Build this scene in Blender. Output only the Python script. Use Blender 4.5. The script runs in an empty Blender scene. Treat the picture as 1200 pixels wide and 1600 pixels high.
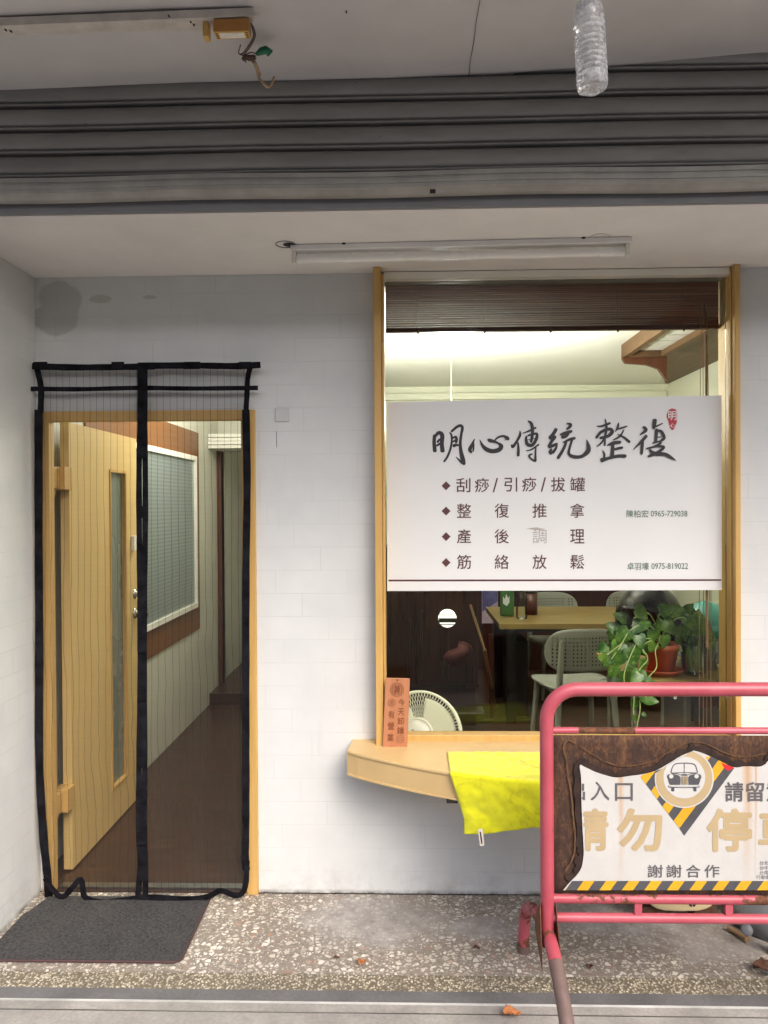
import bpy, bmesh, math, random
from mathutils import Matrix, Vector, noise
random.seed(7)
S = bpy.context.scene
COL = S.collection

# ------------------------------------------------------------------ camera
CAM = Vector((0.0, -3.2, 1.627))
YAW, PITCH, ROLL = 0.027, -0.0083, -0.006
ROT = Matrix.Rotation(YAW, 3, 'Z') @ Matrix.Rotation(math.pi/2 + PITCH, 3, 'X') @ Matrix.Rotation(ROLL, 3, 'Z')
cd = bpy.data.cameras.new('camera'); cam = bpy.data.objects.new('camera', cd); COL.objects.link(cam)
cam.location = CAM; cam.rotation_euler = ROT.to_euler()
cd.sensor_fit = 'VERTICAL'; cd.sensor_height = 36; cd.sensor_width = 36; cd.lens = 27
cd.clip_start = 0.02; cd.clip_end = 500
S.camera = cam

# ------------------------------------------------------------------ light
SUN_EL, SUN_AZ = math.radians(42), math.radians(152)
W = bpy.data.worlds.new('World'); S.world = W; W.use_nodes = True
wn = W.node_tree.nodes; wl = W.node_tree.links
sky = wn.new('ShaderNodeTexSky'); sky.sky_type = 'NISHITA'; sky.sun_disc = False
sky.sun_elevation = SUN_EL; sky.sun_rotation = SUN_AZ
sky.air_density = 0.8; sky.dust_density = 4.0; sky.ozone_density = 0.6
hs = wn.new('ShaderNodeHueSaturation'); hs.inputs['Saturation'].default_value = .9; wl.new(sky.outputs[0], hs.inputs['Color']); wl.new(hs.outputs[0], wn['Background'].inputs[0]); wn['Background'].inputs[1].default_value = 0.15
ld = bpy.data.lights.new('sun', 'SUN'); ld.energy = 0.55; ld.angle = math.radians(28); ld.color = (1, .96, .9)
sun = bpy.data.objects.new('sun', ld); COL.objects.link(sun)
sd = Vector((math.sin(SUN_AZ)*math.cos(SUN_EL), math.cos(SUN_AZ)*math.cos(SUN_EL), math.sin(SUN_EL)))
sun.rotation_euler = sd.to_track_quat('Z', 'Y').to_euler(); sun.location = (0, -8, 9)
S.view_settings.view_transform = 'Standard'; S.view_settings.look = 'None'
S.view_settings.exposure = 1.33; S.view_settings.gamma = 1
S.render.engine = 'CYCLES'
S.cycles.max_bounces = 10; S.cycles.diffuse_bounces = 5; S.cycles.transparent_max_bounces = 24
S.cycles.caustics_refractive = False; S.cycles.caustics_reflective = False
S.cycles.sample_clamp_indirect = 6

# ------------------------------------------------------------------ geometry helpers
F = 1200.0
def ray(px, py):
    return ROT @ Vector(((px-600)/F, (800-py)/F, -1))
def at(px, py, Y):                       # a measured picture point brought to the vertical plane Y
    d = ray(px, py); return CAM + d*((Y-CAM.y)/d.y)
def az(px, py, z):                       # ... or to the horizontal plane z
    d = ray(px, py); return CAM + d*((z-CAM.z)/d.z)
def ax(px, py, X):
    d = ray(px, py); return CAM + d*((X-CAM.x)/d.x)
def PX(px, Y, py=790): return at(px, py, Y).x
def PZ(py, Y, px=632): return at(px, py, Y).z

def catmull(pts, n=6):
    P = [Vector(p) for p in pts]
    if len(P) < 3: return P
    out = []
    for i in range(len(P)-1):
        p0 = P[i-1] if i else P[0]*2-P[1]; p1, p2 = P[i], P[i+1]
        p3 = P[i+2] if i+2 < len(P) else P[-1]*2-P[-2]
        for k in range(n):
            t = k/n
            out.append(.5*((2*p1)+(p2-p0)*t+(2*p0-5*p1+4*p2-p3)*t*t+(3*p1-p0-3*p2+p3)*t**3))
    out.append(P[-1]); return out

class MB:
    def __init__(s): s.v = []; s.f = []; s.mi = []; s.sm = []
    def add(s, vs, fs, mi=0, smooth=False):
        o = len(s.v); s.v += [tuple(v) for v in vs]
        for f in fs: s.f.append(tuple(i+o for i in f)); s.mi.append(mi); s.sm.append(smooth)
        return s
    def box(s, x0, x1, y0, y1, z0, z1, mi=0):
        v = [(x, y, z) for x in (x0, x1) for y in (y0, y1) for z in (z0, z1)]
        return s.add(v, [(0,1,3,2),(4,6,7,5),(0,4,5,1),(2,3,7,6),(0,2,6,4),(1,5,7,3)], mi)
    def obox(s, c, sx, sy, sz, M=None, mi=0):
        M = M or Matrix.Identity(3); c = Vector(c)
        v = [c + M @ Vector((x*sx/2, y*sy/2, z*sz/2)) for x in (-1,1) for y in (-1,1) for z in (-1,1)]
        return s.add(v, [(0,1,3,2),(4,6,7,5),(0,4,5,1),(2,3,7,6),(0,2,6,4),(1,5,7,3)], mi)
    def prism(s, pts, off, mi=0):        # polygon (3D points) pushed along off
        n = len(pts); off = Vector(off); a = [Vector(p) for p in pts]; b = [p+off for p in a]
        fs = [tuple(range(n)), tuple(range(2*n-1, n-1, -1))] + [(i, n+i, n+(i+1)%n, (i+1)%n) for i in range(n)]
        return s.add(a+b, fs, mi)
    def tube(s, pts, r, n=10, cap=True, mi=0, flat=None):
        P = [Vector(p) for p in pts]; m = len(P)
        R = r if isinstance(r, (list, tuple)) else [r]*m
        vs = []; u = None
        for i, p in enumerate(P):
            t = (P[min(i+1, m-1)]-P[max(i-1, 0)]).normalized()
            if u is None: u = t.orthogonal().normalized()
            else:
                u = u - t*u.dot(t); u = u.normalized() if u.length > 1e-6 else t.orthogonal().normalized()
            w = t.cross(u)
            for k in range(n):
                a = 2*math.pi*k/n; vs.append(p+(u*math.cos(a)+w*math.sin(a))*R[i])
        fs = [(i*n+k, i*n+(k+1)%n, (i+1)*n+(k+1)%n, (i+1)*n+k) for i in range(m-1) for k in range(n)]
        s.add(vs, fs, mi, True)
        if cap: s.add(vs[:n], [tuple(range(n-1,-1,-1))], mi); s.add(vs[-n:], [tuple(range(n))], mi)
        return s
    def lathe(s, prof, c=(0,0,0), M=None, n=32, mi=0, mod=None):
        M = M or Matrix.Identity(3); c = Vector(c); vs = []
        for j, (r, z) in enumerate(prof):
            for k in range(n):
                a = 2*math.pi*k/n; rr = r*(mod(a, j) if mod else 1)
                vs.append(c+M @ Vector((rr*math.cos(a), rr*math.sin(a), z)))
        fs = [(i*n+k, i*n+(k+1)%n, (i+1)*n+(k+1)%n, (i+1)*n+k) for i in range(len(prof)-1) for k in range(n)]
        return s.add(vs, fs, mi, True)
    def grid(s, fn, nu, nv, mi=0, smooth=True, keep=None):
        vs = [fn(i/nu, j/nv) for j in range(nv+1) for i in range(nu+1)]
        fs = [(j*(nu+1)+i, j*(nu+1)+i+1, (j+1)*(nu+1)+i+1, (j+1)*(nu+1)+i) for j in range(nv) for i in range(nu)
              if keep is None or keep((i+.5)/nu, (j+.5)/nv)]
        return s.add(vs, fs, mi, smooth)
    def ball(s, c, rx, ry, rz, n=24, m=14, mi=0, M=None, lo=-math.pi/2, hi=math.pi/2):
        M = M or Matrix.Identity(3); c = Vector(c)
        return s.grid(lambda u, v: c+M @ Vector((rx*math.cos(2*math.pi*u)*math.cos(lo+(hi-lo)*v), ry*math.sin(2*math.pi*u)*math.cos(lo+(hi-lo)*v), rz*math.sin(lo+(hi-lo)*v))), n, m, mi)
    def build(s, name, mats, parent=None, bevel=0, solid=0, subd=0, merge=False):
        me = bpy.data.meshes.new(name); me.from_pydata(s.v, [], s.f)
        mats = mats if isinstance(mats, (list, tuple)) else [mats]
        for m in mats: me.materials.append(m)
        for p, mi, sm in zip(me.polygons, s.mi, s.sm): p.material_index = mi; p.use_smooth = sm
        if merge or True:
            bm = bmesh.new(); bm.from_mesh(me)
            if merge: bmesh.ops.remove_doubles(bm, verts=bm.verts, dist=1e-5)
            bmesh.ops.recalc_face_normals(bm, faces=bm.faces); bm.to_mesh(me); bm.free()
        o = bpy.data.objects.new(name, me); COL.objects.link(o)
        if parent is not None:
            o.parent = parent; o.matrix_parent_inverse = world(parent).inverted()
        if solid: k = o.modifiers.new('solid', 'SOLIDIFY'); k.thickness = solid; k.offset = 0
        if bevel: k = o.modifiers.new('bevel', 'BEVEL'); k.width = bevel; k.segments = 2; k.limit_method = 'ANGLE'
        if subd: k = o.modifiers.new('sub', 'SUBSURF'); k.levels = k.render_levels = subd
        return o
def world(o):
    m = Matrix.LocRotScale(o.location, o.rotation_euler, o.scale)
    return world(o.parent) @ o.matrix_parent_inverse @ m if o.parent else m
def thing(name, label, cat, loc=(0,0,0), group=None):
    o = bpy.data.objects.new(name, None); COL.objects.link(o); o.location = loc; o.empty_display_size = .1
    return tag(o, label, cat, group)
def tag(o, label, cat, group=None, kind=None):
    o['label'] = label; o['category'] = cat
    if group: o['group'] = group
    if kind: o['kind'] = kind
    return o
def struct(o): o['kind'] = 'structure'; return o
def dup(root, loc, rz, label):
    def kids(o): return [c for c in COL.objects if c.parent == o]
    def cp(o, par):
        c = o.copy(); COL.objects.link(c)
        if par: c.parent = par
        for k in kids(o): cp(k, c)
        return c
    r = cp(root, None); r.location = loc; r.rotation_euler = (0, 0, rz); r['label'] = label
    return r
def clip(poly, a, b):                    # keep the part of a 2D polygon to the right (picture sense) of a->b
    out = []; n = len(poly)
    side = lambda p: (b[0]-a[0])*(p[1]-a[1])-(b[1]-a[1])*(p[0]-a[0])
    for i in range(n):
        p, q = poly[i], poly[(i+1)%n]; sp, sq = side(p), side(q)
        if sp >= 0: out.append(p)
        if (sp >= 0) != (sq >= 0):
            t = sp/(sp-sq); out.append((p[0]+(q[0]-p[0])*t, p[1]+(q[1]-p[1])*t))
    return out
def circ(cx, cy, r, n=48, ry=None): return [(cx+r*math.cos(2*math.pi*k/n), cy+(ry or r)*math.sin(2*math.pi*k/n)) for k in range(n)]
def flat(mb, poly, Y, mi=0): mb.add([at(x, y, Y) for x, y in poly], [tuple(range(len(poly)))], mi); return mb
def text(mb, s, box, Y, bold=0.0, clipx=None, mi=0, place=None):
    c = bpy.data.curves.new('lettering', 'FONT'); c.body = s; c.resolution_u = 3
    o = bpy.data.objects.new('lettering', c); COL.objects.link(o)
    bpy.context.view_layer.update()
    me = bpy.data.meshes.new_from_object(o.evaluated_get(bpy.context.evaluated_depsgraph_get()))
    bpy.data.objects.remove(o)
    if not me.vertices: return mb
    xs = [v.co.x for v in me.vertices]; ys = [v.co.y for v in me.vertices]
    x0, x1, y0, y1 = min(xs), max(xs), min(ys), max(ys)
    bm = bmesh.new(); bm.from_mesh(me)
    for v in bm.verts:
        v.co.x = box[0]+(v.co.x-x0)/(x1-x0)*(box[2]-box[0]); v.co.y = box[3]-(v.co.y-y0)/(y1-y0)*(box[3]-box[1]); v.co.z = 0
    if clipx is not None:
        bmesh.ops.bisect_plane(bm, geom=bm.verts[:]+bm.edges[:]+bm.faces[:], plane_co=(clipx, 0, 0), plane_no=(1, 0, 0), clear_inner=True)
    bm.verts.index_update(); h_ = (box[3]-box[1])*bold*.55
    fs_ = [[v.index for v in f.verts] for f in bm.faces]
    shifts = [(0, 0)] if bold < .004 else [(h_*math.cos(k*math.pi/4), h_*math.sin(k*math.pi/4)) for k in range(8)]+[(0, 0)]
    for k, (ox, oy) in enumerate(shifts):
        pl = place or (lambda x, y: at(x, y, Y-.00003*k))
        mb.add([pl(v.co.x+ox, v.co.y+oy) if place is None else place(v.co.x+ox, v.co.y+oy)+Vector((0, -.00003*k, 0)) for v in bm.verts], fs_, mi)
    bm.free(); bpy.data.meshes.remove(me); return mb

# ------------------------------------------------------------------ materials
def L(r, g, b): return tuple((c/255/12.92 if c/255 <= .04045 else ((c/255+.055)/1.055)**2.4) for c in (r, g, b))
class NT:
    def __init__(s, name):
        s.m = bpy.data.materials.new(name); s.m.use_nodes = True; s.n = s.m.node_tree.nodes; s.l = s.m.node_tree.links
        s.b = s.n['Principled BSDF']; s.out = s.n['Material Output']
        s._o = None
    def new(s, t, **k):
        x = s.n.new('ShaderNode'+t)
        for a, v in k.items(): setattr(x, a, v)
        return x
    def put(s, sock, v):
        if isinstance(v, bpy.types.NodeSocket): s.l.new(v, sock)
        elif isinstance(v, (tuple, list)) and len(v) == 3 and sock.type == 'RGBA': sock.default_value = (*v, 1)
        else: sock.default_value = v
    def co(s):
        if not s._o: s._o = s.new('TexCoord').outputs['Object']
        return s._o
    def pos(s): return s.new('NewGeometry').outputs['Position']
    def math(s, op, a, b=0.0, c=None, clamp=False):
        x = s.new('Math', operation=op, use_clamp=clamp); s.put(x.inputs[0], a); s.put(x.inputs[1], b)
        if c is not None: s.put(x.inputs[2], c)
        return x.outputs[0]
    def scale(s, v, sc):
        x = s.new('VectorMath', operation='MULTIPLY'); s.put(x.inputs[0], v); x.inputs[1].default_value = sc; return x.outputs[0]
    def noise(s, v, sc=5, det=4, rough=.6, dist=0):
        x = s.new('TexNoise'); s.put(x.inputs['Vector'], v); x.inputs['Scale'].default_value = sc; x.inputs['Detail'].default_value = det
        x.inputs['Roughness'].default_value = rough; x.inputs['Distortion'].default_value = dist; return x.outputs[0]
    def ramp(s, v, stops):
        x = s.new('ValToRGB'); s.put(x.inputs[0], v); e = x.color_ramp.elements
        while len(e) < len(stops): e.new(.5)
        for i, (p, c) in enumerate(stops):
            e[i].position = p; e[i].color = (*c, 1) if isinstance(c, tuple) else (c, c, c, 1)
        return x.outputs[0]
    def mr(s, v, a, b, c=0, d=1):
        x = s.new('MapRange'); s.put(x.inputs[0], v)
        for i, k in enumerate((a, b, c, d)): x.inputs[i+1].default_value = k
        return x.outputs[0]
    def mix(s, f, a, b, mode='MIX'):
        x = s.new('Mix', data_type='RGBA', blend_type=mode); s.put(x.inputs[0], f); s.put(x.inputs[6], a); s.put(x.inputs[7], b); return x.outputs[2]
    def sep(s, v):
        x = s.new('SeparateXYZ'); s.put(x.inputs[0], v); return x.outputs
    def comb(s, x_, y_, z_):
        x = s.new('CombineXYZ')
        for i, k in enumerate((x_, y_, z_)): s.put(x.inputs[i], k)
        return x.outputs[0]
    def bump(s, h, st=.3, d=.002, prev=None):
        x = s.new('Bump'); x.inputs['Strength'].default_value = st; x.inputs['Distance'].default_value = d; s.put(x.inputs['Height'], h)
        if prev: s.put(x.inputs['Normal'], prev)
        return x.outputs[0]
    def set(s, col=None, rough=None, normal=None, metal=None, **k):
        if col is not None: s.put(s.b.inputs['Base Color'], col)
        if rough is not None: s.put(s.b.inputs['Roughness'], rough)
        if normal is not None: s.put(s.b.inputs['Normal'], normal)
        if metal is not None: s.put(s.b.inputs['Metallic'], metal)
        for a, v in k.items(): s.put(s.b.inputs[a.replace('_', ' ')], v)
        return s.m
def plain(name, col, rough=.55, var=.12, scale=9, bump=.15, bscale=120, metal=0, bd=.001, **k):
    t = NT(name); c = t.co(); n = t.noise(c, scale, 5)
    dk = tuple(x*(1-var*1.6) for x in col); lt = tuple(min(1, x*(1+var)) for x in col)
    rr = t.mr(t.noise(c, scale*2.3, 3), .3, .7, max(0, rough-.08), min(1, rough+.1))
    return t.set(t.ramp(n, [(.3, dk), (.7, lt)]), rr, t.bump(t.noise(c, bscale, 3), bump, bd) if bump else None, metal, **k)
def wood(name, col, axis=2, var=.22, rough=.45, scale=1.0, spec=.4):
    t = NT(name); c = t.co(); sc = [22*scale, 22*scale, 22*scale]; sc[axis] = 1.3*scale
    n = t.noise(t.scale(c, tuple(sc)), 1.6, 7, .62, .6); n2 = t.noise(c, 2.2, 2)
    dk = tuple(x*(1-var*(1.2 if i < 2 else 1.7)) for i, x in enumerate(col)); lt = tuple(min(1, x*(1+var*.5)) for x in col)
    base = t.ramp(n, [(.32, dk), (.55, col), (.75, lt)])
    base = t.mix(t.mr(n2, .35, .7, 0, .25), base, dk)
    return t.set(base, t.mr(n, .3, .7, rough-.08, rough+.12), t.bump(n, .12, .001), Specular_IOR_Level=spec)

def tile_wall(name, horiz):
    t = NT(name); p = t.pos(); x, y, z = t.sep(p); h = x if horiz == 'x' else y
    row = t.math('FLOOR', t.math('DIVIDE', z, .097)); fz = t.math('FRACT', t.math('DIVIDE', z, .097))
    hs = t.math('ADD', t.math('DIVIDE', h, .30), t.math('MULTIPLY', t.math('FRACT', t.math('MULTIPLY', row, .37)), 1.0)); fx = t.math('FRACT', hs)
    dz = t.math('MINIMUM', fz, t.math('SUBTRACT', 1, fz)); dx = t.math('MINIMUM', fx, t.math('SUBTRACT', 1, fx))
    d = t.math('MINIMUM', t.math('MULTIPLY', dz, .097), t.math('MULTIPLY', dx, .30))
    n = t.noise(p, 3.2, 4); nf = t.noise(p, 30, 4)
    joint = t.mr(d, .0003, .0018, 1, 0)
    joint = t.math('MULTIPLY', joint, t.mr(n, .40, .66, .04, .6))
    tilev = t.new('TexWhiteNoise', noise_dimensions='2D'); t.put(tilev.inputs['Vector'], t.comb(t.math('FLOOR', hs), row, 0)); tv = tilev.outputs['Value']
    base = t.ramp(n, [(.3, L(198,201,201)), (.7, L(211,213,212))])
    base = t.mix(t.math('MULTIPLY', tv, .05), base, L(180,181,185))
    stain = None
    for cx, cz, rx, rz in (BLOBS if horiz == 'x' else []):
        ex = t.math('DIVIDE', t.math('SUBTRACT', x, cx), rx); ez = t.math('DIVIDE', t.math('SUBTRACT', z, cz), rz)
        r = t.math('SQRT', t.math('ADD', t.math('MULTIPLY', ex, ex), t.math('MULTIPLY', ez, ez)))
        r = t.math('ADD', r, t.math('MULTIPLY', t.math('SUBTRACT', t.noise(p, 14, 3), .5), .5))
        k = t.mr(r, .9, 1.02, 1, 0); stain = k if stain is None else t.math('MAXIMUM', stain, k)
    if stain is not None: base = t.mix(t.math('MULTIPLY', stain, .48), base, L(150,150,146))
    # scuffs and splash dirt close to the ground, fine black grime spots
    low = t.math('MULTIPLY', t.mr(z, .0, .16, 1, 0), t.mr(t.noise(p, 9, 6, .7), .45, .75, 0, 1))
    base = t.mix(t.math('MULTIPLY', low, .45), base, L(120,112,100))
    base = t.mix(t.math('MULTIPLY', t.mr(z, .004, .022, 1, 0), t.mr(t.noise(p, 16, 5, .7), .38, .6, .15, .9)), base, L(74,68,60))
    drip = t.math('MULTIPLY', t.mr(t.noise(t.scale(p, (26, 26, .9)), 1, 5, .6), .60, .74, 0, 1), t.mr(t.noise(p, 2.1, 3), .5, .62, 0, 1)); base = t.mix(t.math('MULTIPLY', drip, .22), base, L(138,132,124))
    sp = t.mr(t.noise(p, 26, 6, .75), .66, .75, 0, 1); base = t.mix(t.math('MULTIPLY', sp, .35), base, L(150,146,140))
    base = t.mix(t.math('MULTIPLY', joint, .55), base, L(122,122,122))
    nm = t.bump(t.math('SUBTRACT', t.math('MULTIPLY', nf, .25), joint), .5, .0016)
    return t.set(base, t.mr(nf, .3, .7, .38, .55), nm, Specular_IOR_Level=.4)
BLOBS = [((90-632)/375, 1.627+(790-460)/375, .098, .075), ((84-632)/375, 1.627+(790-491)/375, .100, .076),
         ((155-632)/375, 1.627+(790-462)/375, .048, .018), ((233-632)/375, 1.627+(790-460)/375, .03, .009)]
M = {}
M['tile_front'] = tile_wall('painted tile front', 'x'); M['tile_side'] = tile_wall('painted tile side', 'y')

def terrazzo():
    t = NT('terrazzo'); p = t.pos(); q = t.new('VectorMath', operation='ADD'); t.put(q.inputs[0], p)
    w = t.new('TexNoise'); t.put(w.inputs['Vector'], p); w.inputs['Scale'].default_value = 30; w.inputs['Detail'].default_value = 2
    ws = t.new('VectorMath', operation='MULTIPLY'); t.put(ws.inputs[0], w.outputs['Color']); ws.inputs[1].default_value = (.012, .012, 0); t.put(q.inputs[1], ws.outputs[0])
    qv = t.scale(q.outputs[0], (1, 1, 0)); lay = []
    for sc, th, keep in ((47, .15, .36), (96, .17, .50)):
        v = t.new('TexVoronoi', feature='DISTANCE_TO_EDGE'); t.put(v.inputs['Vector'], qv); v.inputs['Scale'].default_value = sc
        c = t.new('TexVoronoi', feature='F1'); t.put(c.inputs['Vector'], qv); c.inputs['Scale'].default_value = sc
        r, g, b = [t.sep(c.outputs['Color'])[i] for i in range(3)]
        chip = t.math('MULTIPLY', t.mr(v.outputs['Distance'], th*.8, th*1.25, 0, 1), t.math('GREATER_THAN', r, keep))
        lay.append((chip, g, b))
    big = t.noise(p, 2.3, 5, .65); fine = t.noise(p, 60, 4)
    cement = t.mix(t.mr(fine, .3, .7, 0, 1), L(112,104,95), L(150,141,130))
    def chipcol(g, b):
        c = t.ramp(g, [(0, L(150,142,130)), (.2, L(184,178,165)), (.5, L(208,202,189)), (.8, L(226,222,213)), (.93, L(150,110,85)), (1, L(120,116,112))])
        return t.mix(t.mr(fine, .35, .75, 0, .25), c, L(160,150,135))
    col = t.mix(lay[1][0], cement, chipcol(lay[1][1], lay[1][2])); col = t.mix(lay[0][0], col, chipcol(lay[0][1], lay[0][2]))
    # worn cement film with its own outline
    x, y, z = t.sep(p); masks = None
    for cx, cy, rx, ry in ((-.12, -.19, .30, .20), (.85, -.16, .45, .16), (1.25, -.28, .5, .2), (.28, -.25, .15, .09)):
        ex = t.math('DIVIDE', t.math('SUBTRACT', x, cx), rx); ey = t.math('DIVIDE', t.math('SUBTRACT', y, cy), ry)
        r = t.math('SQRT', t.math('ADD', t.math('MULTIPLY', ex, ex), t.math('MULTIPLY', ey, ey)))
        r = t.math('ADD', r, t.math('MULTIPLY', t.math('SUBTRACT', t.noise(p, 6, 6, .7), .5), 1.5)); k = t.mr(r, .6, 1.15, 1, 0)
        masks = k if masks is None else t.math('MAXIMUM', masks, k)
    film = t.mix(t.mr(t.noise(p, 11, 6, .7), .35, .7, 0, 1), L(132,128,126), L(184,180,175))
    col = t.mix(t.math('MULTIPLY', masks, .86), col, film)
    grime = t.mix(t.mr(big, .42, .72, 0, .5), col, L(104,98,90))
    rg = t.mr(lay[0][0], 0, 1, .75, .42)
    return t.set(grime, rg, t.bump(t.math('ADD', lay[0][0], t.math('MULTIPLY', fine, .4)), .35, .002))
M['terrazzo'] = terrazzo()
def pebble():
    t = NT('washed pebble'); p = t.pos(); v = t.new('TexVoronoi', feature='F1'); t.put(v.inputs['Vector'], t.scale(p, (1, .75, 0))); v.inputs['Scale'].default_value = 125
    c = t.ramp(t.sep(v.outputs['Color'])[0], [(0, L(130,121,104)), (.3, L(172,162,140)), (.7, L(208,198,176)), (1, L(222,214,196))])
    d = t.mr(v.outputs['Distance'], .25, .6, 0, 1); c = t.mix(d, c, L(104,96,80))
    c = t.mix(t.mr(t.noise(p, 5, 5), .4, .75, 0, .55), c, L(92,88,80))
    return t.set(c, .7, t.bump(t.math('SUBTRACT', 1, v.outputs['Distance']), .7, .004))
M['pebble'] = pebble()
def concrete(name, a, b, sc=3):
    t = NT(name); p = t.pos(); n = t.noise(p, sc, 7, .7); f = t.noise(p, 90, 4)
    c = t.mix(t.mr(n, .3, .7, 0, 1), a, b); c = t.mix(t.mr(f, .4, .75, 0, .35), c, tuple(x*.5 for x in a))
    c = t.mix(t.mr(t.noise(p, 38, 5, .7), .66, .74, 0, .5), c, L(205,200,190))
    return t.set(c, t.mr(n, .3, .7, .55, .8), t.bump(f, .4, .002))
M['concrete'] = concrete('worn concrete', L(128,125,121), L(166,162,156), 5)
M['slate'] = concrete('dark sill stone', L(84,83,84), L(112,111,112), 6)
M['asphalt'] = concrete('asphalt', L(58,58,60), L(74,74,76), 2)
M['soffit'] = plain('beige plaster', L(228,226,224), .75, .05, 2.5, .25, 180)
M['arcade'] = plain('grey plaster', L(206,204,204), .8, .06, 2.2, .3, 160)
M['header'] = plain('grey beam paint', L(128,128,130), .7, .06, 6)
M['inner_wall'] = plain('cream paint', L(226,226,206), .6, .03, 2, .1)
M['inner_ceiling'] = plain('pale ceiling paint', L(236,235,225), .7, .02, 2, .1)
M['corridor_wall'] = plain('pale green grey panel', L(200,200,186), .5, .04, 3, .1)
M['wainscot'] = wood('dark red brown panel', L(58,26,20), 2, .3, .35)
M['cabinet'] = wood('dark walnut', L(46,22,15), 2, .4, .3)
M['brown'] = wood('brown board', L(120,78,40), 1, .18, .4)
M['brown_trim'] = wood('dark brown trim', L(92,54,34), 2, .2, .4)
M['yellow_wood'] = wood('yellow varnished wood', L(200,162,98), 2, .14, .42)
M['door_wood'] = wood('yellow door veneer', L(208,178,118), 2, .08, .42, .7)
M['table_wood'] = wood('oak laminate', L(140,116,64), 0, .16, .35)
M['counter_top'] = plain('tan counter laminate', L(206,176,124), .45, .05, 5, .12, 200)
M['plaque'] = wood('red cedar', L(176,118,84), 2, .12, .55)
M['engrave'] = plain('burnt engraving', L(120,64,34), .7, .1)
M['black'] = plain('black webbing', L(22,22,27), .85, .6, 22, .5, 400, Specular_IOR_Level=.12)
M['black_gloss'] = plain('gloss black shell', L(9,9,11), .22, .1, 3, 0, Specular_IOR_Level=.22)
M['black_metal'] = plain('black steel', L(14,14,15), .4, .1)
M['white_metal'] = plain('white enamel', L(232,232,230), .4, .05, 6, .05)
M['edge_metal'] = plain('worn pale metal edge', L(186,186,182), .5, .2, 5, .1)
M['dirty_white'] = plain('grimy white enamel', L(206,200,192), .5, .12, 18, .1)
M['tube_glass'] = plain('frosted tube', L(240,240,236), .25, .02, 3, 0)
M['chrome'] = plain('chrome', L(190,188,182), .18, .05, 10, 0, metal=1)
M['steel'] = plain('brushed steel', L(150,150,148), .35, .08, 30, 0, metal=1)
M['white_plastic'] = plain('white plastic', L(226,224,214), .4, .03, 5, .05)
M['chair_plastic'] = plain('pale grey plastic', L(150,152,144), .45, .04, 4, .05)
M['fan_plastic'] = plain('cream plastic', L(224,222,200), .4, .03, 4, .03)
M['beige_board'] = plain('beige board', L(196,178,140), .6, .08, 8)
M['dark_mark'] = plain('black mark', L(24,22,20), .7, .05)
M['grey_plastic'] = plain('grey moulded plastic', L(112,116,120), .4, .1, 9)
M['terracotta'] = plain('terracotta plastic', L(176,84,52), .5, .08, 8)
M['teal'] = plain('teal gloss', L(70,150,140), .15, .05, 4, 0)
M['blue'] = plain('blue decal', L(30,44,150), .3, .05, 4, 0)
M['green_mat'] = plain('green mat', L(84,82,26), .9, .15, 14, .6, 300)
M['green_bag'] = plain('green bag', L(56,104,54), .5, .05)
M['maroon'] = plain('maroon tin', L(78,32,26), .4, .1)
M['dim_red'] = plain('dim red', L(70,16,14), .7, .2, 14)
M['ballast'] = plain('brown ballast case', L(178,126,62), .5, .1, 12)
M['ballast_face'] = plain('ochre ballast face', L(214,172,98), .5, .06, 12)
M['paper'] = plain('paper label', L(232,228,214), .6, .08, 60)
M['wire'] = plain('dirty wire', L(92,72,62), .6, .2, 40)
M['cable'] = plain('tan cable', L(176,148,116), .6, .15, 30)
M['green_tape'] = plain('green tape', L(10,104,72), .45, .15, 30)
M['dark_hole'] = plain('dark hole', L(40,36,32), .9, .1)
M['string'] = plain('white string', L(226,216,208), .8, .08, 60)
M['cord'] = plain('brown cord', L(150,112,76), .8, .15, 30)
M['char'] = plain('black vinyl', L(38,37,42), .5, .05)
M['brown_vinyl'] = plain('brown vinyl', L(84,48,46), .5, .05)
M['pale_vinyl'] = plain('peeled vinyl', L(176,170,168), .6, .12, 80)
M['green_vinyl'] = plain('green vinyl', L(70,104,78), .5, .05)
M['red_vinyl'] = plain('red seal', L(178,44,58), .5, .06, 40)
M['white_vinyl'] = plain('white vinyl', L(220,222,222), .5, .02, 2, .05)
M['banner_white'] = plain('banner white', L(188,187,184), .45, .03, 6, .1)
M['tan_ink'] = plain('tan ink', L(172,152,116), .5, .05, 12, .1)
M['grey_ink'] = plain('grey ink', L(88,85,88), .5, .1, 16, .1)
M['yellow_ink'] = plain('yellow ink', L(206,156,30), .5, .07, 14, .1)
M['dark_ink'] = plain('charcoal ink', L(72,72,76), .5, .14, 14, .1)
M['red_ink'] = plain('red ink', L(206,34,40), .5, .06)
M['poster_blue'] = plain('violet print', L(96,92,150), .5, .3, 12)
M['poster_pale'] = plain('lilac print', L(190,170,190), .5, .1, 9)
M['soil'] = plain('soil', L(54,40,30), .95, .3, 60, .6)
M['stem'] = plain('pale stem', L(176,190,120), .5, .1)
M['bamboo'] = plain('bamboo green', L(120,160,70), .45, .15)
M['leaf_dry'] = plain('dry leaf', L(176,112,66), .7, .3, 50)
M['leaf_dark'] = plain('rotten leaf', L(84,54,38), .8, .3, 50)
M['eave_reflection_wood'] = wood('dull brown mirrored eave wood', L(98,72,46), 1, .2, .5)
M['twig'] = wood('twig', L(150,120,88), 0, .25, .7)
M['far_wall'] = plain('grey render', L(132,128,124), .8, .1, .6)
M['far_glass'] = plain('dim glazing', L(34,38,42), .2, .1, 1, 0)
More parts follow.
